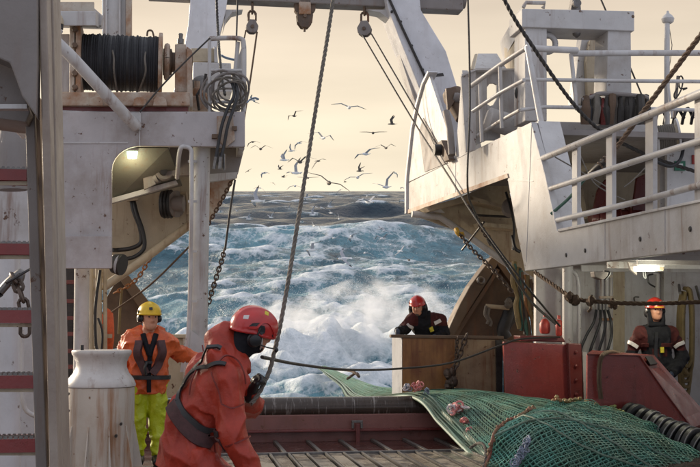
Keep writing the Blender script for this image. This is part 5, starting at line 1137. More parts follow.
# ================================================================ PEOPLE (signed-distance bodies, polygonised)
def s_cone(a, b, ra, rb): return ('c', V3(*a), V3(*b), ra, rb)
def s_ell(c, r, M=None): return ('e', V3(*c), V3(*r), M)
def d_prim(p, q):
    if q[0] == 'c':
        _, a, b, ra, rb = q; ba = b-a; l2 = ba.dot(ba)+1e-12; t = np.clip(((p-a)@ba)/l2, 0, 1)
        return np.linalg.norm(p-a-t[..., None]*ba, axis=-1)-(ra+(rb-ra)*t)
    _, c, r, M = q; x = p-c
    if M is not None: x = x@M
    k0 = np.linalg.norm(x/r, axis=-1); k1 = np.linalg.norm(x/(r*r), axis=-1)+1e-9; return k0*(k0-1)/k1
def smin(a, b, k): h = np.clip(.5+.5*(b-a)/k, 0, 1); return b+(a-b)*h-k*h*(1-h)
def union(prims, k=.04):
    def f(p):
        d = None
        for q in prims: e_ = d_prim(p, q); d = e_ if d is None else smin(d, e_, k)
        return d
    return f
def ground_cut(f, z): return lambda p: np.maximum(f(p), z-p[..., 2])
def wrinkle(f, amp, fr, seed, stretch=(1, 1, 1)):
    r = np.random.default_rng(seed); K = r.normal(0, fr, (9, 3))*V3(*stretch); ph = r.random(9)*6.28; K2 = r.normal(0, fr*.4, (3, 3)); p2 = r.random(3)*6.28
    def g(p):
        w = sum(np.sin(p@K2[i]+p2[i]) for i in range(3))*.8; n = sum(np.sin(p@K[i]+ph[i]+w) for i in range(9))/3
        n2 = sum(np.sin(p@K[i][[1, 2, 0]]*2.1+ph[i]*1.7+2*w) for i in range(5))/2.2
        return f(p)-amp*np.clip(1.15-np.abs(n), 0, 1.2)**2-amp*.4*np.clip(1-np.abs(n2), 0, 1)**2+amp*.6
    return g
def bbox(prims, pad):
    lo = np.full(3, 1e9); hi = -lo
    for q in prims:
        if q[0] == 'c':
            for c, r in ((q[1], q[3]), (q[2], q[4])): lo = np.minimum(lo, c-r); hi = np.maximum(hi, c+r)
        else: m = q[2].max(); lo = np.minimum(lo, q[1]-m); hi = np.maximum(hi, q[1]+m)
    return lo-pad, hi+pad
def nets(f, lo, hi, h):
    ax = [np.arange(lo[i], hi[i]+h, h) for i in range(3)]; G = np.stack(np.meshgrid(*ax, indexing='ij'), -1); S = f(G); n = np.array(S.shape)-1
    ins = S < 0; acc = np.zeros(tuple(n)+(3,)); cnt = np.zeros(tuple(n)); offs = [(i, j, k) for i in (0, 1) for j in (0, 1) for k in (0, 1)]
    sl = lambda o: tuple(slice(o[i], o[i]+n[i]) for i in range(3))
    for a in offs:
        for d in range(3):
            if a[d]: continue
            b = list(a); b[d] = 1; b = tuple(b); A, B = S[sl(a)], S[sl(b)]; m = (A < 0) != (B < 0)
            t = np.where(m, A/np.where(np.abs(A-B) < 1e-12, 1, A-B), 0); q = np.zeros(tuple(n)+(3,))
            for i in range(3): q[..., i] = a[i]
            q[..., d] += t; acc += q*m[..., None]; cnt += m
    idx = -np.ones(tuple(n), int); w = np.argwhere(cnt > 0); idx[tuple(w.T)] = np.arange(len(w))
    v = (w+acc[tuple(w.T)]/cnt[tuple(w.T)][:, None])*h+np.array([a[0] for a in ax]); fs = []
    for d in range(3):
        a = [slice(1, -1)]*3; b = [slice(1, -1)]*3; a[d] = slice(0, -1); b[d] = slice(1, None); A, B = ins[tuple(a)], ins[tuple(b)]
        e1, e2 = (d+1) % 3, (d+2) % 3; ids = np.argwhere(A != B)
        if not len(ids): continue
        sgn = A[tuple(ids.T)]; c = ids.copy(); c[:, e1] += 1; c[:, e2] += 1; q = []
        for u, w2 in ((1, 1), (0, 1), (0, 0), (1, 0)):
            cc = c.copy(); cc[:, e1] -= u; cc[:, e2] -= w2; q.append(idx[tuple(cc.T)])
        q = np.stack(q, 1); q[~sgn] = q[~sgn][:, ::-1]; fs.append(q)
    fs = np.vstack(fs); return v, fs[(fs >= 0).all(1)]
def sdfpart(name, f, lo, hi, h, mat, parent=None):
    return part(name, nets(f, lo, hi, h), mat, parent, smooth=True, auto=False)
def project(f, p, it=12):
    p = np.array(p, float)
    for _ in range(it):
        d = f(p); g = np.stack([f(p+V3(*(np.eye(3)[i]*.004)))-f(p-V3(*(np.eye(3)[i]*.004))) for i in range(3)], -1); g /= np.linalg.norm(g, axis=-1, keepdims=True)+1e-9; p = p-g*d[..., None]*.9
    return p, g
def ribbon(f, pts, w, th=.008, k=8, lift=.004):     # a strap that follows the cloth
    q = np.array(spline(pts, k)); q, g = project(f, q); q = q+g*lift; n = len(q); vs = []; fs = []
    for i in range(n):
        t = nrm(q[min(i+1, n-1)]-q[max(i-1, 0)]); s = np.cross(t, g[i])
        for a, b in ((-1, 0), (1, 0), (.85, 1), (-.85, 1)): vs.append(q[i]+s*a*w/2+g[i]*(b*th-.004*(1-b)))
    for i in range(n-1):
        for k_ in range(4): k2 = (k_+1) % 4; fs.append((i*4+k_, i*4+k2, (i+1)*4+k2, (i+1)*4+k_))
    fs += [(3, 2, 1, 0), tuple((n-1)*4+k_ for k_ in range(4))]; return vs, fs
def march(f, px, py, y0):                            # the point of the cloth seen at a photo pixel
    d = ray(px, py); d = d/np.linalg.norm(d); o = V3(0, 0, HC); s = (y0-.8)/d[1]
    best = (9, s)
    for _ in range(70):
        q = f((o+d*s)[None])[0]
        if abs(q) < best[0]: best = (abs(q), s)
        if abs(q) < .002: break
        s += min(q*.8, .1)
        if s*d[1] > y0+.8: break
    return o+d*best[1]
def fr_axes(fwd, up):
    u = nrm(up); f = nrm(V3(*fwd)-V3(*fwd).dot(u)*u); r = np.cross(f, u); return np.stack([r, f, u], 1)   # columns: right, forward, up
SKIN = simple('weathered_skin', (.50, .235, .145), .5, .12, 30, .15, 90, bdist=.002); HAIR = simple('brown_grey_hair', (.09, .065, .05), .7, .3, 60)
EYE = simple('eye_dark', (.03, .025, .02), .2, .1, 10, 0)
RUB = simple('black_plastic', (.015, .015, .016), .38, .25, 30, .1)
def head(c, M, tilt=None, skin=SKIN):
    L = lambda x, y, z: V3(*c)+M@V3(x, y, z)
    pr = [s_ell(L(0, -.012, .03), (.076, .097, .095), M), s_ell(L(0, .028, -.028), (.064, .068, .085), M), s_cone(L(-.028, .05, -.082), L(.028, .05, -.082), .030, .030), s_cone(L(0, .072, -.098), L(0, .066, -.10), .020, .020)]
    pr2 = [s_cone(L(0, .088, .018), L(0, .116, -.024), .010, .015), s_cone(L(-.014, .098, -.028), L(.014, .098, -.028), .011, .011), s_cone(L(-.04, .078, .036), L(.04, .078, .036), .012, .012), s_cone(L(-.02, .088, -.052), L(.02, .088, -.052), .010, .010), s_cone(L(-.017, .086, -.067), L(.017, .086, -.067), .010, .010),
           s_cone(L(-.045, .068, -.02), L(-.04, .062, -.05), .020, .014), s_cone(L(.045, .068, -.02), L(.04, .062, -.05), .020, .014)]
    ears = [s_ell(L(s*.078, -.005, .0), (.014, .024, .034), M) for s in (-1, 1)]
    f1 = union(pr, .05); f2 = union(pr2+ears, .015); so = [s_ell(L(s*.032, .102, .012), (.017, .016, .012), M) for s in (-1, 1)]; mo = s_cone(L(-.026, .103, -.0595), L(.026, .103, -.0595), .006, .006)
    def f(p):
        d = smin(f1(p), f2(p), .02)
        for q in so: d = -smin(-d, d_prim(p, q), .014)
        return -smin(-d, d_prim(p, mo), .006)
    return f, pr+pr2+ears, L
def hand(w, d, n, r_, s, curl=.5):                  # wrist, finger direction, palm normal, scale
    d = nrm(d); n = nrm(V3(*n)-V3(*n).dot(d)*d); x = np.cross(d, n)*r_; P_ = lambda a, b, c: V3(*w)+s*(x*a+d*b+n*c); pr = []
    pr += [s_cone(P_(-.025, .03, 0), P_(-.03, .085, 0), .022*s, .018*s), s_cone(P_(0, .03, 0), P_(0, .09, 0), .024*s, .019*s), s_cone(P_(.022, .03, 0), P_(.028, .082, 0), .022*s, .017*s), s_cone(P_(0, -.05, 0), P_(0, .03, 0), .033*s, .030*s)]
    for fx, L in ((-.033, .070), (-.011, .082), (.011, .077), (.032, .060)):
        a = P_(fx, .088, 0); b = a+s*L*.5*(d*math.cos(curl*.6)+n*math.sin(curl*.6)); c = b+s*L*.5*(d*math.cos(curl*1.9)+n*math.sin(curl*1.9)); pr += [s_cone(a, b, .0125*s, .0115*s), s_cone(b, c, .0115*s, .0095*s)]
    a = P_(-.032, .028, .004); b = P_(-.062, .066, .02); c = P_(-.060, .098, .036); pr += [s_cone(a, b, .016*s, .0135*s), s_cone(b, c, .0135*s, .011*s)]
    return pr
def helmet(hc, M, col, style='plain', vent=True):
    L = lambda x, y, z: V3(*hc)+M@V3(x, y, z)
    dome = [s_ell(L(0, -.012, .045), (.118, .148, .118), M)]
    fd = union(dome)
    if style == 'full': dome = [s_ell(L(0, -.008, .035), (.125, .155, .128), M), s_ell(L(0, -.10, .0), (.095, .06, .07), M)]; fd = union(dome, .05)
    up = M[:, 2]; fw = M[:, 1]
    def f(p):
        x = (p-V3(*hc))@up; y = (p-V3(*hc))@fw
        cut = (.028 if style != 'full' else -.012)+.10*np.clip(y-.05, 0, 1)*(1 if style == 'full' else .2)-.22*np.clip(-y-.03, 0, 1)*(1 if style == 'full' else .15)
        d = -smin(-fd(p), -(cut-x), .012)
        rim = np.abs(x-cut-.006)-.008; rd = np.maximum(fd(p)-.007, rim); d = smin(d, rd, .008)
        if style == 'full':                          # raised crown ridge
            sx = np.abs((p-V3(*hc))@M[:, 0]); d = d-.006*np.exp(-((sx-.045)/.012)**2)*np.clip((x-.06)/.05, 0, 1)
        else:
            sx = np.abs((p-V3(*hc))@M[:, 0]); d = d-.005*np.exp(-((sx-.0)/.022)**2)*np.clip((x-.07)/.04, 0, 1)
        return d
    lo, hi = bbox(dome, .03); h = sdfpart('helmet', f, lo, hi, .0075 if style == 'full' else .009, col)
    if style != 'full': part('visor_brim', plate([L(.1*math.sin(a), -.012+.02+.150*math.cos(a)*1.0+(.02 if abs(a) < 1.2 else 0), .036) for a in np.linspace(-1.0, 1.0, 11)]+[L(.085*math.sin(a), .10*math.cos(a), .040) for a in np.linspace(1.0, -1.0, 11)], M[:, 2]*.007), col, h)
    return h, L, f
def earmuffs(L, M, mic=False, parent=None, z=-.012, x=.088, rs=1.0):
    e_ = None
    for s in (-1, 1):
        c = L(s*x, -.005, z); e_ = part('ear_cup', lathe(c, M[:, 0]*s, [(-.012, .030*rs), (-.006, .044*rs), (.006, .044*rs), (.012, .036*rs), (.022, .038*rs), (.036, .033*rs), (.042, .02*rs)], 24), RUB, smooth=True)
        part('cup_arm', tube([L(s*(x+.02), -.005, z+.02), L(s*(x+.032), -.004, z+.055), L(s*.122, .0, z+.085)], .007, 7), RUB, e_, smooth=True)
    return e_
def person(name, label, loc, J, mats, opt):
    th = thing(name, label, 'person', loc); g = lambda k: V3(*J[k]); sx = opt.get('scale', 1.0); wseed = opt.get('seed', 1)
    hf, hp, HL = head(J['head'], J['M'])
    up_t = nrm(g('chest')-g('pelvis')); rt = nrm(g('sr')-g('sl')); rt = nrm(rt-rt.dot(up_t)*up_t); fw = np.cross(up_t, rt); Mt = np.stack([rt, fw, up_t], 1)
    pe, ch, nk = g('pelvis'), g('chest'), g('neck')
    def torso(o):
        r = [s_cone(pe-rt*.075, pe+rt*.075, .105+o, .105+o), s_cone(pe+up_t*.02, ch-up_t*.06, .115+o, .13+o), s_cone(pe-rt*.06, ch-rt*.08, .10+o, .11+o), s_cone(pe+rt*.06, ch+rt*.08, .10+o, .11+o), s_cone(ch-rt*.09, ch+rt*.09, .115+o, .115+o), s_cone(g('sl')+rt*.03, g('sr')-rt*.03, .07+o, .07+o), s_cone(ch+up_t*.1, nk, .09+o*.6, .06+o*.3)]
        return r
    def arms(o, of=0): return [q for s in ('l', 'r') for q in (s_cone(g('s'+s), g('e'+s), .062+o*1.15, .050+o*1.1), s_cone(g('e'+s), g('h'+s)-.03*nrm(g('h'+s)-g('e'+s)), .050+o*1.1, .036+o*1.2+of))]
    def legs(o): return [q for s in ('l', 'r') for q in (s_cone(g('p'+s), g('k'+s), .088+o, .062+o), s_cone(g('k'+s), g('f'+s), .060+o, .048+o))]
    hands = []
    for s, sg in (('l', -1), ('r', 1)):
        hd = opt.get('hand_'+s, {}); d = V3(*hd.get('d', g('h'+s)-g('e'+s))); n = hd.get('n', fw*-.2-up_t*.2+rt*(-sg)); hands.append(hand(g('h'+s), d, n, sg, 1.08*sx, hd.get('curl', .6)))
    feet = [q for s in ('l', 'r') for q in (s_cone(g('f'+s)+V3(0, 0, -.02), g('f'+s)+nrm(V3(fw[0], fw[1], 0))*.14+V3(0, 0, -.045), .055, .045),)]
    body = torso(-.015)+arms(-.006)+legs(-.006)+[s_cone(nk-up_t*.05, HL(0, -.02, -.06), .062, .056)]
    fb = union(body, .05); fh = union([q for h in hands for q in h], .012)
    def fbody(p): return smin(smin(fb(p), hf(p), .02), fh(p), .015)
    lo, hi = bbox(body+hp+hands[0]+hands[1], .03); sdfpart('body', fbody, lo, hi, opt.get('hb', .014), SKIN)
    # clothing
    jk = torso(.022)+[s_cone(pe-up_t*opt.get('hem', .16)-rt*.07, pe-rt*.07, .125, .125), s_cone(pe-up_t*opt.get('hem', .16)+rt*.07, pe+rt*.07, .125, .125)]+arms(.020, opt.get('cuff', .006))+opt.get('jextra', [])
    fj0 = union(jk, .055); fj = wrinkle(fj0, opt.get('wr', .010), opt.get('fr', 16), wseed, opt.get('stretch', (1, 1, 1)))
    hem = pe-up_t*opt.get('hem', .16)
    def fjc(p): return np.maximum(fj(p), -((p-hem)@up_t)-.02)
    def fje(p):
        w = np.minimum(np.linalg.norm(p-(g('hl')+.0*fw), axis=-1), np.linalg.norm(p-g('hr'), axis=-1)); d = fjc(p)
        nko = np.linalg.norm(p-(nk+.11*nrm(g('head')-nk)), axis=-1)-.075
        return -smin(-d, nko, .02)
    lo, hi = bbox(jk, .04); sdfpart('jacket', fje, lo, hi, opt.get('hj', .012), mats['jacket'])
    tr = [s_cone(pe-rt*.06-up_t*.03, pe+rt*.06-up_t*.03, .098, .098)]+legs(.024)
    ft = wrinkle(union(tr, .022), .019, 15, wseed+5, (1, 1, .8)); lo, hi = bbox(tr, .04); z0 = min(J['fl'][2], J['fr'][2])+opt.get('cuffz', .0)
    sdfpart('trousers', lambda p: np.maximum(ft(p), z0-p[..., 2]), lo, hi, opt.get('ht', .014), mats['trousers'])
    fb_ = ground_cut(union([q for s in ('l', 'r') for q in (s_cone(g('f'+s)+V3(0, 0, .08), g('f'+s)+V3(0, 0, -.03), .048, .058), s_cone(g('f'+s)+V3(0, 0, -.035), g('f'+s)+nrm(V3(fw[0], fw[1], 0))*.15+V3(0, 0, -.045), .062, .055))], .03), J['fl'][2]-.085)
    lo, hi = bbox([s_cone(g('fl'), g('fr'), .25, .25)], .02)
    if opt.get('boots', True): sdfpart('boots', fb_, lo, hi, .012, RUB)
    for s, h in zip('lr', hands):
        if opt.get('glove_'+s, True):
            pr = [(q[0], q[1], q[2], q[3]+.004, q[4]+.004) for q in h]; lo, hi = bbox(pr, .02); sdfpart('glove', union(pr, .010), lo, hi, .0065, mats['glove'])
    for s in (-1, 1): part('eye', lathe(HL(s*.032, .083, .012), J['M'][:, 1], [(-.008, .004), (.0, .013), (.006, .009), (.008, .002)], 12), EYE, smooth=True)
    for s in (-1, 1): part('eyebrow', tube([HL(s*.016, .098, .033), HL(s*.034, .094, .038), HL(s*.048, .080, .033)], .0065, 6), HAIR)
    return th, dict(fj=fje, fs=lambda p: fj0(p)-.012, ft=ft, HL=HL, rt=rt, fw=fw, up=up_t, pe=pe, ch=ch, nk=nk)
def ring(f, c, up, r, w, mat, name, th=.01, n=40, parent=None):
    a, b, u = basis(up); pts = [V3(*c)+r*(math.cos(t)*a+math.sin(t)*b) for t in np.linspace(0, 2*math.pi, n)]; return part(name, ribbon(f, pts, w, th, 2), mat, parent, smooth=True)

ORJ = simple('orange_oilskin', (.56, .095, .020), .45, .25, 7, .6, 14, bdist=.02); LIME = simple('lime_oilskin', (.40, .46, .012), .4, .12, 6, .6, 14, bdist=.025)
NAVY = simple('dark_navy_cloth', (.012, .012, .015), .8, .3, 25, .3, 50, spec=.18); MAR = simple('maroon_webbing', (.06, .022, .022), .6, .3, 25, .3)
REDO = simple('red_wet_oilskin', (.34, .034, .016), .46, .22, 6, .5, 16, bdist=.014, spec=.4); REDM = simple('maroon_cloth', (.060, .014, .013), .75, .3, 25, .3, spec=.2)
HELY = simple('yellow_helmet_shell', (.62, .40, .012), .35, .15, 9, .05); HELR = simple('red_helmet_shell', (.45, .025, .022), .28, .18, 8, .06, coat=.3)
HELO = simple('orange_red_helmet_shell', (.36, .020, .011), .35, .15, 9, .05); REFL = simple('silver_reflective_tape', (.62, .58, .55), .4, .1, 30, .1)
GLV = simple('dark_blue_glove', (.022, .034, .062), .6, .3, 30, .3); YEL = simple('yellow_tab', (.62, .52, .04), .5, .1, 10, 0)
def two_tone(o, mat2, test):
    me = o.data; me.materials.append(mat2); me.update()
    idx = [1 if test(V3(*p.center)+CUR['loc']) else 0 for p in me.polygons]; me.polygons.foreach_set('material_index', idx)
def kid(th, nm): return [c for c in th.children if c.name.split('.')[0] == nm][0]
def M_of(q, z): q = V3(*q); q[2] = z; return q
# ---- man in orange with the yellow helmet
y = 11.7
Jn = dict(head=P(149.5, 317.5, 11.62), neck=P(148.5, 334, y), chest=P(148, 348, y), pelvis=P(147, 377, y), sr=P(131, 340, y+.02), sl=P(166, 341, y+.03), er=P(119, 364, y+.06), hr=P(121, 390, y-.05), el=P(179, 353, y+.20), hl=P(198, 360.5, y+.30),
          pr=P(138, 380, y), pl=P(157, 380, y), kr=P(137.5, 420, y-.05), kl=P(157.5, 421, y-.02), fr=M_of(P(138, 456, y), .09), fl=M_of(P(158, 456, y-.06), .09))
Jn['M'] = fr_axes((.38, -1, -.10), (.03, -.05, 1))
hd = [s_cone(P(140, 334, y-.03), P(140, 352, y-.13), .035, .03), s_cone(P(158, 334, y-.03), P(158, 352, y-.13), .035, .03), s_cone(P(140, 334, y+.05), P(158, 334, y+.05), .04, .04), s_cone(P(137, 335, y), P(140, 330, y+.06), .04, .035), s_cone(P(160, 335, y), P(158, 330, y+.06), .04, .035)]
th, B = person('person', 'man in orange jacket and lime trousers wearing a yellow helmet with ear defenders', PZ(148, 463, 0), Jn, dict(jacket=ORJ, trousers=LIME, glove=GLV), dict(seed=4, hem=.15, jextra=hd, wr=.024, fr=14, stretch=(1, 1, .8), hj=.0115))
h, L, fhm = helmet(Jn['head'], Jn['M'], HELY); earmuffs(L, Jn['M'])
part('helmet_logo', plate([L(.02, .128, .085), L(.05, .118, .085), L(.05, .11, .11), L(.02, .115, .113)], Jn['M'][:, 1]*.012), RUB, h)
part('chin_strap', tube([L(.074, .03, .02), L(.06, .05, -.06), L(.03, .06, -.10), L(-.03, .06, -.10), L(-.06, .05, -.06), L(-.074, .03, .02)], .006, 6), RUB)
part('black_collar', J(tube(spline(P3([(143, 334, 11.58), (146, 345, 11.54), (149.5, 355, 11.53)])), .028, 8), tube(spline(P3([(156, 334, 11.58), (153, 345, 11.54), (150, 356, 11.53)])), .028, 8)), NAVY, smooth=True)
part('placket', ribbon(B['fs'], [march(B['fj'], *p, y) for p in ((150, 345), (149.5, 360), (149, 375), (149, 392))], .045, .01), NAVY, smooth=True)
for l in (((139, 342), (139, 355), (143, 366), (146, 374)), ((160, 342), (160.5, 355), (157, 366), (152, 374))):
    part('inflatable_lobe', ribbon(B['fs'], [march(B['fj'], *p, y) for p in l], .085, .04), MAR, smooth=True)
ring(B['fs'], P(148, 377, y), B['up'], .30, .045, RUB, 'waist_belt', .012)
part('buckle', box(march(B['fj'], 150, 377, y)+V3(0, -.02, 0), (.06, .02, .05)), STEEL, bevel=.006)
part('cord', tube(spline(P3([(147, 362, 11.45), (145, 368, 11.44), (146, 375, 11.45)])), .014, 6), RUB)
part('lapel_tab', ribbon(B['fs'], [march(B['fj'], *p, y) for p in ((145, 362), (152, 362))], .03, .03), RUB)
# ---- bent man in red, close by
y = 7.3
Jn = dict(head=P(254.5, 331, 7.28), neck=P(233, 354, 7.3), chest=P(213, 385, 7.3), pelvis=P(193, 452, 7.34), sr=P(228, 379, 7.09), sl=P(203, 368, 7.48), er=P(231, 430, 7.03), hr=P(252, 476, 6.98), el=P(250, 405, 7.66), hl=P(251.5, 392, 7.34),
          pr=P(200, 462, 7.2), pl=P(187, 458, 7.50), kr=M_of(P(232, 470, 7.15), .40), kl=M_of(P(225, 470, 7.6), .42), fr=M_of(P(198, 470, 7.15), .09), fl=M_of(P(205, 470, 7.65), .09))
Jn['M'] = fr_axes((.90, .18, -.36), (.36, -.10, .93))
hood = [s_cone(P(214, 338, 7.30), P(216, 356, 7.16), .052, .055), s_cone(P(216, 356, 7.16), P(226, 370, 7.11), .055, .055), s_cone(P(226, 370, 7.11), P(241, 381, 7.13), .052, .04), s_cone(P(214, 338, 7.30), P(226, 330, 7.42), .05, .05), s_cone(P(226, 330, 7.42), P(245, 345, 7.5), .05, .05), s_cone(P(222, 348, 7.28), P(236, 366, 7.25), .08, .07), s_cone(P(224, 338, 7.30), P(238, 364, 7.24), .085, .075)]
th, B = person('person', 'bent man in wet red oilskins and red helmet with black ear defenders', PZ(205, 500, 0), Jn, dict(jacket=REDO, trousers=REDO, glove=RUB), dict(seed=9, scale=.88, hem=.13, jextra=hood+[s_cone(P(190, 415, 7.34), P(186, 470, 7.36), .15, .185)], wr=.022, fr=10, stretch=(1, 1, .6), hj=.0085, hand_l=dict(d=(.3, -.4, .8), n=(.7, .2, 0), curl=1.0)))
h, L, fhm = helmet(Jn['head'], Jn['M'], HELR, 'full'); earmuffs(L, Jn['M'], z=-.045, x=.100, rs=1.12)
HM = Jn['M']
def onh(x, y_, z): q, g = project(fhm, np.array([L(x, y_, z)])); return q[0], g[0]
def patch(name, pts, mat, th_=.006):
    q, g = project(fhm, np.array([L(*p) for p in pts])); n = g.mean(0); return part(name, plate([a-g_*.002 for a, g_ in zip(q, g)], nrm(n)*th_), mat, h, bevel=.002)
patch('yellow_sticker', [(.055, .03, .15), (.085, .03, .135), (.085, .0, .135), (.055, .0, .15)], YEL, .004)
patch('white_sticker', [(.10, -.10, .10), (.115, -.10, .07), (.10, -.135, .06), (.085, -.135, .085)], REFL, .004)
patch('vent', [(.13, -.065, .055), (.13, -.02, .075), (.13, -.03, .045), (.13, -.08, .025)], RUB)
patch('ear_mount', [(.13, .035, .045), (.13, .02, .065), (.13, -.01, .06), (.13, -.015, .02), (.13, .02, .01), (.13, .04, .02)], RUB)
patch('vent', [(.10, .13, .05), (.10, .145, .03), (.11, .13, .01), (.115, .11, .02)], RUB)
part('ridge', ribbon(fhm, [L(.14, -.08, .02), L(.14, -.03, .035), L(.14, .0, .085), L(.13, .05, .095), L(.115, .11, .05), L(.09, .16, .03)], .012, .008, 6, .001), HELR, h, smooth=True)
part('mic_boom', tube(spline([L(.12, .02, -.06), L(.12, .09, -.06), L(.085, .145, -.055), L(.05, .165, -.06)]), .005, 6), RUB, smooth=True)
part('microphone', blob(L(.05, .17, -.062), (.016, .016, .018), jit=.02), RUB, smooth=True)
part('chin_strap', tube(spline([L(.10, .03, .0), L(.09, .055, -.06), L(.04, .07, -.11)]), .006, 6), REFL, smooth=True)
part('balaclava', nets(union([s_ell(L(0, -.03, -.05), (.088, .095, .10), HM), s_cone(L(0, -.02, -.08), L(0, -.06, -.16), .085, .09), s_cone(L(-.03, .055, -.09), L(.03, .055, -.09), .035, .035)], .03), L(0, 0, -.05)-.26, L(0, 0, -.05)+.26, .011), NAVY, smooth=True, auto=False)
for l, w in ((((220, 350), (206, 362), (192, 376), (183, 388), (179, 402)), .032), (((226, 366), (210, 366), (196, 373), (184, 388)), .03), (((179, 402), (184, 412), (195, 422), (207, 430), (219, 434)), .04)):
    part('harness_strap', ribbon(B['fs'], [march(B['fj'], *p, 7.2) for p in l], w, .008), RUB, smooth=True)
part('back_belt', ribbon(B['fs'], [march(B['fj'], *p, 7.2) for p in ((171, 404), (180, 420), (192, 432), (206, 440), (222, 446))], .10, .006), MAR, smooth=True)
SEAM = simple('dark_red_seam_tape', (.17, .016, .010), .5, .2, 20, .2)
for l in (((219, 362), (226, 356), (236, 360), (243, 372), (245, 384)), ((212, 372), (218, 388), (222, 404)), ((222, 404), (232, 408), (243, 404)), ((203, 345), (196, 372), (190, 395)), ((214, 440), (216, 455), (219, 472)), ((226, 446), (238, 442), (250, 436))):
    part('seam', ribbon(B['fs'], [march(B['fs'], *p, 7.2) for p in l], .010, .004, 8, .007), SEAM, smooth=True)
# ---- man leaning at the rusty bin
y = 16.1
Jn = dict(head=P(417.5, 306.5, y-.12), neck=P(421, 316, y-.03), chest=P(426.5, 324, y), pelvis=P(431, 352, y+.08), sr=P(411.5, 320, y-.08), sl=P(441, 320.5, y+.02), er=P(405, 328.5, y-.16), hr=P(398.3, 331.6, 15.60), el=P(444, 333, y-.05), hl=P(436, 337, y-.25),
          pr=P(421, 353, y+.08), pl=P(435, 353, y+.08), kr=M_of(P(421, 353, y), .5), kl=M_of(P(435, 353, y), .5), fr=M_of(P(421, 353, y+.08), .07), fl=M_of(P(435, 353, y+.08), .07))
Jn['M'] = fr_axes((-.42, -1, -.28), (-.12, -.22, 1))
th, B = person('person', 'man in dark maroon jacket and red helmet leaning on the rusty ochre bin', M_of(P(428, 353, y), 0), Jn, dict(jacket=NAVY, trousers=NAVY, glove=GLV), dict(seed=14, wr=.014, hj=.013, hb=.016, ht=.018, jextra=[s_cone(P(414.5, 315, y-.1), P(427.5, 315, y-.1), .06, .06)]))
two_tone(kid(th, 'jacket'), REDM, lambda c: c[2] > P(420, 325.5+.25*0, y)[2] and c[0] > P(415, 320, y)[0]-.3 and abs(c[0]-P(422, 320, y)[0]) > .10)
h, L, _ = helmet(Jn['head'], Jn['M'], HELR); earmuffs(L, Jn['M'])
part('hood', nets(union([s_cone(L(-.09, -.05, -.06), L(.09, -.05, -.06), .05, .05), s_cone(L(-.09, -.05, .0), L(-.08, .0, -.12), .045, .05), s_cone(L(.09, -.05, .0), L(.08, .0, -.12), .045, .05), s_cone(L(-.08, .02, -.14), L(.08, .02, -.14), .05, .05)], .04), L(0, 0, -.05)-.26, L(0, 0, -.05)+.26, .013), NAVY, smooth=True, auto=False)
for l in (((434, 323.5), (440, 320.5)), ((406.5, 325), (412, 328))):
    part('reflective_band', ribbon(B['fs'], [march(B['fj'], l[0][0], l[0][1], y), march(B['fj'], (l[0][0]+l[1][0])/2, (l[0][1]+l[1][1])/2, y), march(B['fj'], l[1][0], l[1][1], y)], .055, .006), REFL, smooth=True)
part('yellow_tab', ribbon(B['fs'], [march(B['fj'], *p, y) for p in ((430, 327), (431.5, 331))], .06, .02), YEL)
part('beard', nets(union([s_cone(L(-.045, .05, -.06), L(0, .072, -.10), .028, .03), s_cone(L(.045, .05, -.06), L(0, .072, -.10), .028, .03)], .02), L(0, .05, -.08)-.11, L(0, .05, -.08)+.11, .009), HAIR, smooth=True, auto=False)
# ---- man by the deckhouse wall
y = 13.7
def Z(px, z, yy=y): return M_of(P(px, 330, yy), z)
zh = P(655.5, 309.5, y)[2]
Jn = dict(head=P(655.5, 310, y-.06), neck=P(655.5, 325, y), chest=P(655.5, 336, y), pelvis=Z(655.5, .90), sr=P(639, 334.5, y), sl=P(672.5, 334.5, y), er=P(630, 357, y+.03), hr=P(636, 376, y-.22), el=P(683, 357, y+.02), hl=P(672, 374, y-.26),
          pr=Z(648, .87), pl=Z(663, .87), kr=Z(647, .48, y-.03), kl=Z(664, .48, y-.03), fr=Z(646, .07), fl=Z(665, .07))
Jn['M'] = fr_axes((-.05, -1, -.10), (0, -.08, 1))
th, B = person('person', 'man in dark jacket with white arm bands and orange red helmet by the wall', Z(655, 0), Jn, dict(jacket=NAVY, trousers=NAVY, glove=GLV), dict(seed=21, wr=.016, hj=.0125, hb=.015, ht=.018))
sx_ = P(655, 330, y)[0]; z_ = P(655, 350, y)[2]
two_tone(kid(th, 'jacket'), REDM, lambda c: (c[2] > z_ and abs(c[0]-sx_) > .16) or (c[2] < z_+.02 and .02 < abs(c[0]-sx_) < .10 and c[2] > z_-.08))
h, L, _ = helmet(Jn['head'], Jn['M'], HELO); earmuffs(L, Jn['M'])
part('helmet_band', ring and ribbon(union([s_ell(L(0, -.012, .045), (.124, .154, .118), Jn['M'])]), [L(.14*math.sin(a), -.01+.16*math.cos(a), .045) for a in np.linspace(-.5, .5, 7)], .016, .004, 3, .001), YEL, h, smooth=True)
part('hood', nets(union([s_cone(L(-.092, .0, -.01), L(-.085, .03, -.13), .030, .036), s_cone(L(.092, .0, -.01), L(.085, .03, -.13), .030, .036), s_cone(L(-.07, -.07, -.05), L(.07, -.07, -.05), .06, .06), s_cone(L(-.085, .03, -.185), L(.085, .03, -.185), .036, .036)], .03), L(0, 0, -.07)-.28, L(0, 0, -.07)+.28, .012), NAVY, smooth=True, auto=False)
for l in (((627, 341.5), (632, 343.5), (637, 347)), ((674.5, 347), (679, 344), (684, 342))):
    part('reflective_band', ribbon(B['fs'], [march(B['fj'], *p, y) for p in l], .05, .006), REFL, smooth=True)
part('yellow_tab', ribbon(B['fs'], [march(B['fj'], *p, y) for p in ((662, 347), (662, 352.5))], .05, .012), YEL)
part('zip_flap', ribbon(B['fs'], [march(B['fj'], *p, y) for p in ((655.5, 333), (655.5, 350), (655.5, 368))], .05, .012), RUB, smooth=True)
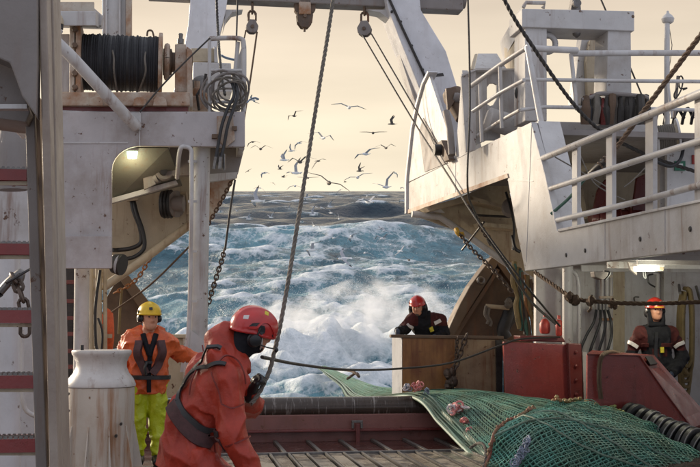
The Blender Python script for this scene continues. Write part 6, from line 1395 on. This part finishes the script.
for px in (645, 666): part('pocket_flap', ribbon(B['fs'], [march(B['fj'], *p, y) for p in ((px-5, 345), (px+4, 345))], .05, .010), REDM, smooth=True)

# ================================================================ GULLS
GW = simple('white_gull_feathers', (.74, .74, .74), .7, .08, 20, 0); GG = simple('grey_wing_feathers', (.36, .37, .40), .7, .15, 20, 0)
GD = simple('dark_wing_tips', (.035, .033, .034), .7, .2, 20, 0); GB = simple('brown_grey_feathers', (.10, .085, .075), .7, .3, 20, 0); BK = simple('gull_beak', (.5, .33, .06), .5)
def gull_geo(d1, d2, sw):
    body = lathe((0, -.27, 0), (0, 1, 0), [(0, .010), (.05, .03), (.15, .062), (.26, .072), (.36, .060), (.43, .042), (.46, .046), (.50, .045), (.54, .028), (.56, .010)], 10)
    tail = plate([(-.02, -.20, .01), (.02, -.20, .01), (.075, -.38, .015), (-.075, -.38, .015)], (0, 0, -.012))
    out = {'body': body, 'tail': tail, 'beak': lathe((0, .28, -.005), (0, 1, -.15), [(0, .014), (.03, .012), (.065, .003)], 6)}
    for s in (-1, 1):
        p0 = V3(s*.04, .10, .03); L1, L2 = .30, .40; a1, a2 = rad(d1), rad(d2)
        e_ = p0+V3(s*L1*math.cos(a1), .07-sw*.1, L1*math.sin(a1)); m_ = e_+V3(s*L2*.62*math.cos(a2), -.10-sw*.25, L2*.62*math.sin(a2)); t_ = e_+V3(s*L2*math.cos(a2), -.20-sw*.4, L2*math.sin(a2))
        c = V3(0, -.17, -.01); up = nrm(V3(-s*math.sin(a1), 0, math.cos(a1)))*.014
        A = plate([p0, e_, e_+c*.95, p0+c*1.15], up); Bq = plate([e_+V3(s*.002, 0, 0), m_, m_+c*.62, e_+c*.95+V3(s*.002, 0, 0)], up*.9); T = plate([m_+V3(s*.002, 0, 0), t_, m_+c*.62+V3(s*.002, 0, 0)], up*.7)
        out['wing%d' % s] = J(A, Bq); out['tip%d' % s] = T
    return out
protos = {}
for nm, (a, b, sw) in dict(glide=(14, -10, .3), vee=(48, 30, .2), down=(-12, -38, .2), em=(34, -22, .6), flat=(4, 2, .4), up=(68, 55, .3)).items():
    for dk in (0, 1):
        g = gull_geo(a, b, sw); cm = {}
        for k, gg in g.items():
            kind_ = 'wing_tip' if k.startswith('tip') else 'wing' if k.startswith('wing') else k
            mt = GD if kind_ == 'wing_tip' else BK if kind_ == 'beak' else (GB if dk else (GG if kind_ == 'wing' else GW)); cm[k] = mesh_of(kind_, gg, mt, kind_ == 'body')
        protos[nm, dk] = cm
def gull(px, py, span, pose, dark, yaw, roll, pitch, label, group):
    dist = 1.0*F/span; o = thing('gull', label, 'gull', W(px, py, dist), group, ship=False); o.rotation_euler = (rad(pitch), rad(roll), rad(yaw)); made = {}
    for k in ('body', 'tail', 'beak', 'wing-1', 'wing1', 'tip-1', 'tip1'):
        me = protos[pose, dark][k]; c = bpy.data.objects.new(me.name.split('.')[0], me); COL.objects.link(c); c.parent = made.get(k.replace('tip', 'wing'), o) if k.startswith('tip') else o; made[k] = c
SK = 'gulls wheeling above the horizon'; SEA = 'white gulls skimming over the wake'; TN = 'tiny far gulls'
GL = [(253, 100, 13, 'flat', 0, 70, 25, 0, 'bluish pale gull beside the platform end rail'),
 (294, 116, 15, 'em', 1, 160, 30, 0, 'dark gull banking high on its own towards the platform side'), (349, 107.5, 25, 'glide', 0, 185, -8, 0, 'highest gull, wings spread wide in a shallow curve'),
 (392, 124, 14, 'up', 1, 80, 0, 0, 'small dark gull with wings straight up beside the gantry leg'), (373, 133, 19, 'flat', 1, 175, 0, 0, 'dark gull gliding edge on with flat wings below the highest one'),
 (386, 148, 18, 'em', 1, 190, 4, 0, 'dark gull with drooping wing tips near the gusset plate'), (365.5, 154, 22, 'glide', 0, 150, 20, 0, 'pale gull tilted with one wing high in mid sky'),
 (323, 138, 22, 'em', 0, 200, -14, 0, 'pale gull crossing right behind the tow rope'), (299, 143, 13, 'down', 0, 150, 25, 0, 'small gull with bent down wings near the tow rope'),
 (260.5, 149, 18, 'em', 1, 175, 0, 0, 'dark gull with arched wings close to the platform end'), (252.5, 142, 12, 'down', 1, 160, 15, 0, 'small dark gull half hidden behind the platform corner'),
 (291, 151, 11, 'vee', 0, 60, 30, 0, 'small upward climbing gull above a bunched pair'), (284, 160, 15, 'up', 0, 120, 20, 0, 'pale gull with raised wings in the bunched flock'), (300, 162, 24, 'em', 1, 165, 6, 0, 'dark wide winged gull touching the tow rope'),
 (318, 161, 15, 'down', 1, 210, 30, 0, 'dark gull folding down its wings just past the tow rope'), (296, 173, 22, 'vee', 0, 140, 38, 0, 'steeply banked gull below the bunched flock'),
 (329, 183, 32, 'glide', 1, 185, -24, 0, 'largest dark gull banked steeply low at the horizon'), (357.5, 177.5, 21, 'glide', 0, 170, 14, 0, 'pale gull low over the horizon under a small upright one'), (359.5, 171, 12, 'up', 1, 60, 25, 0, 'small upright dark gull just over a pale gull'),
 (386, 187, 24, 'vee', 0, 150, 26, 0, 'white bellied gull at the horizon near the gallows beam'), (308, 178, 15, 'flat', 1, 180, 0, 0, 'dark flat winged gull beside the tow rope near the horizon'), (295, 186, 14, 'down', 0, 170, 0, 0, 'gull with drooped wings right on the horizon line'),
 (369, 202, 24, 'em', 0, 215, 10, 0, 'big white gull over the first dark waves below the horizon'), (409, 260, 17, 'em', 1, 180, 0, 0, 'single dark gull low over the foam near the bin'),
 (257, 201, 22, 'vee', 0, 110, 60, 0, 'white gull turned on edge over the waves by the platform'), (344, 258.5, 22, 'glide', 0, 110, -34, 0, 'white gull diving with bent wing over the pale wake'), (312, 250, 20, 'em', 0, 130, 40, 0, 'white gull banking over the breaking crest'),
 (383, 238.5, 20, 'em', 0, 150, 10, 0, 'white gull with arched wings over the crest near the gallows beam'), (334, 238, 16, 'flat', 0, 165, -12, 0, 'white gull skimming the top of the big crest'), (350, 278, 15, 'glide', 0, 140, -20, 0, 'white gull lowest of all above the churned foam'), (365, 253, 17, 'down', 0, 170, 0, 0, 'grey gull flying flat across the turquoise foam')]
for q in GL: gull(*q, SK if q[1] < 192 else SEA)
for px, py, sp in ((280, 169, 9), (283.5, 177, 8), (264, 173, 11), (395, 173, 9), (345, 182, 5), (340, 190, 9), (260, 188, 10), (402, 187.5, 6), (248, 171, 6), (273, 183, 5)):
    lab = {280: 'tiny gull right below the bunched flock', 283.5: 'tiny gull under another tiny one below the bunched flock', 264: 'small far gull alone between platform end and flock', 395: 'tiny gull alone beside the gusset plate', 345: 'tiniest speck of a gull in mid sky by the horizon', 340: 'tiny gull sitting exactly on the horizon line mid way', 260: 'small gull on the horizon line nearest the platform', 402: 'tiny gull on the horizon touching the gusset plate', 248: 'speck of a gull closest to the platform flare', 273: 'speck of a gull low between flock and platform'}[px]
    gull(px, py, sp, random.choice(['flat', 'down', 'em', 'vee']), random.choice([0, 1]), random.uniform(100, 220), random.uniform(-30, 30), 0, lab, TN)
for px, py, sp in ((314, 226, 14), (339, 219, 11), (331, 213, 12), (332, 227, 9), (249, 219, 11), (237, 211, 8), (352, 238, 12), (220, 212, 9), (302, 222, 9), (322, 208, 8), (437, 222, 9), (289, 209, 8)):
    gull(px, py, sp, random.choice(['vee', 'em', 'glide']), 0, random.uniform(100, 220), random.uniform(-45, 45), 0, {314: 'small white gull just past the tow rope over grey waves', 339: 'small white gull over grey waves in the middle of the sea', 331: 'small white gull upper of two close ones mid sea', 332: 'small white gull lower of two close ones mid sea', 249: 'small white gull over grey waves by the hanging chain wire', 237: 'tiny white gull touching the wire at the platform end', 352: 'small white gull at the crest beside the arched winged one', 220: 'tiny white gull between platform flare and wire', 302: 'small white gull under the tow rope at the wave crest', 322: 'tiny white gull near the tow rope just below the horizon', 437: 'small white gull seen under the gallows beam', 289: 'tiny white gull on the platform side of the tow rope'}[px], SEA)

for k in range(18):
    px, py = random.uniform(232, 405), random.uniform(196, 262)
    gull(px, py, random.uniform(8, 14), random.choice(['vee', 'em', 'glide', 'down']), 0, random.uniform(100, 220), random.uniform(-45, 45), 0, 'small white gull of the loose flock low over the breaking waves', SEA)

# ================================================================ tilt the ship
for o in ONSHIP: o.matrix_world = SHIP @ o.matrix_basis
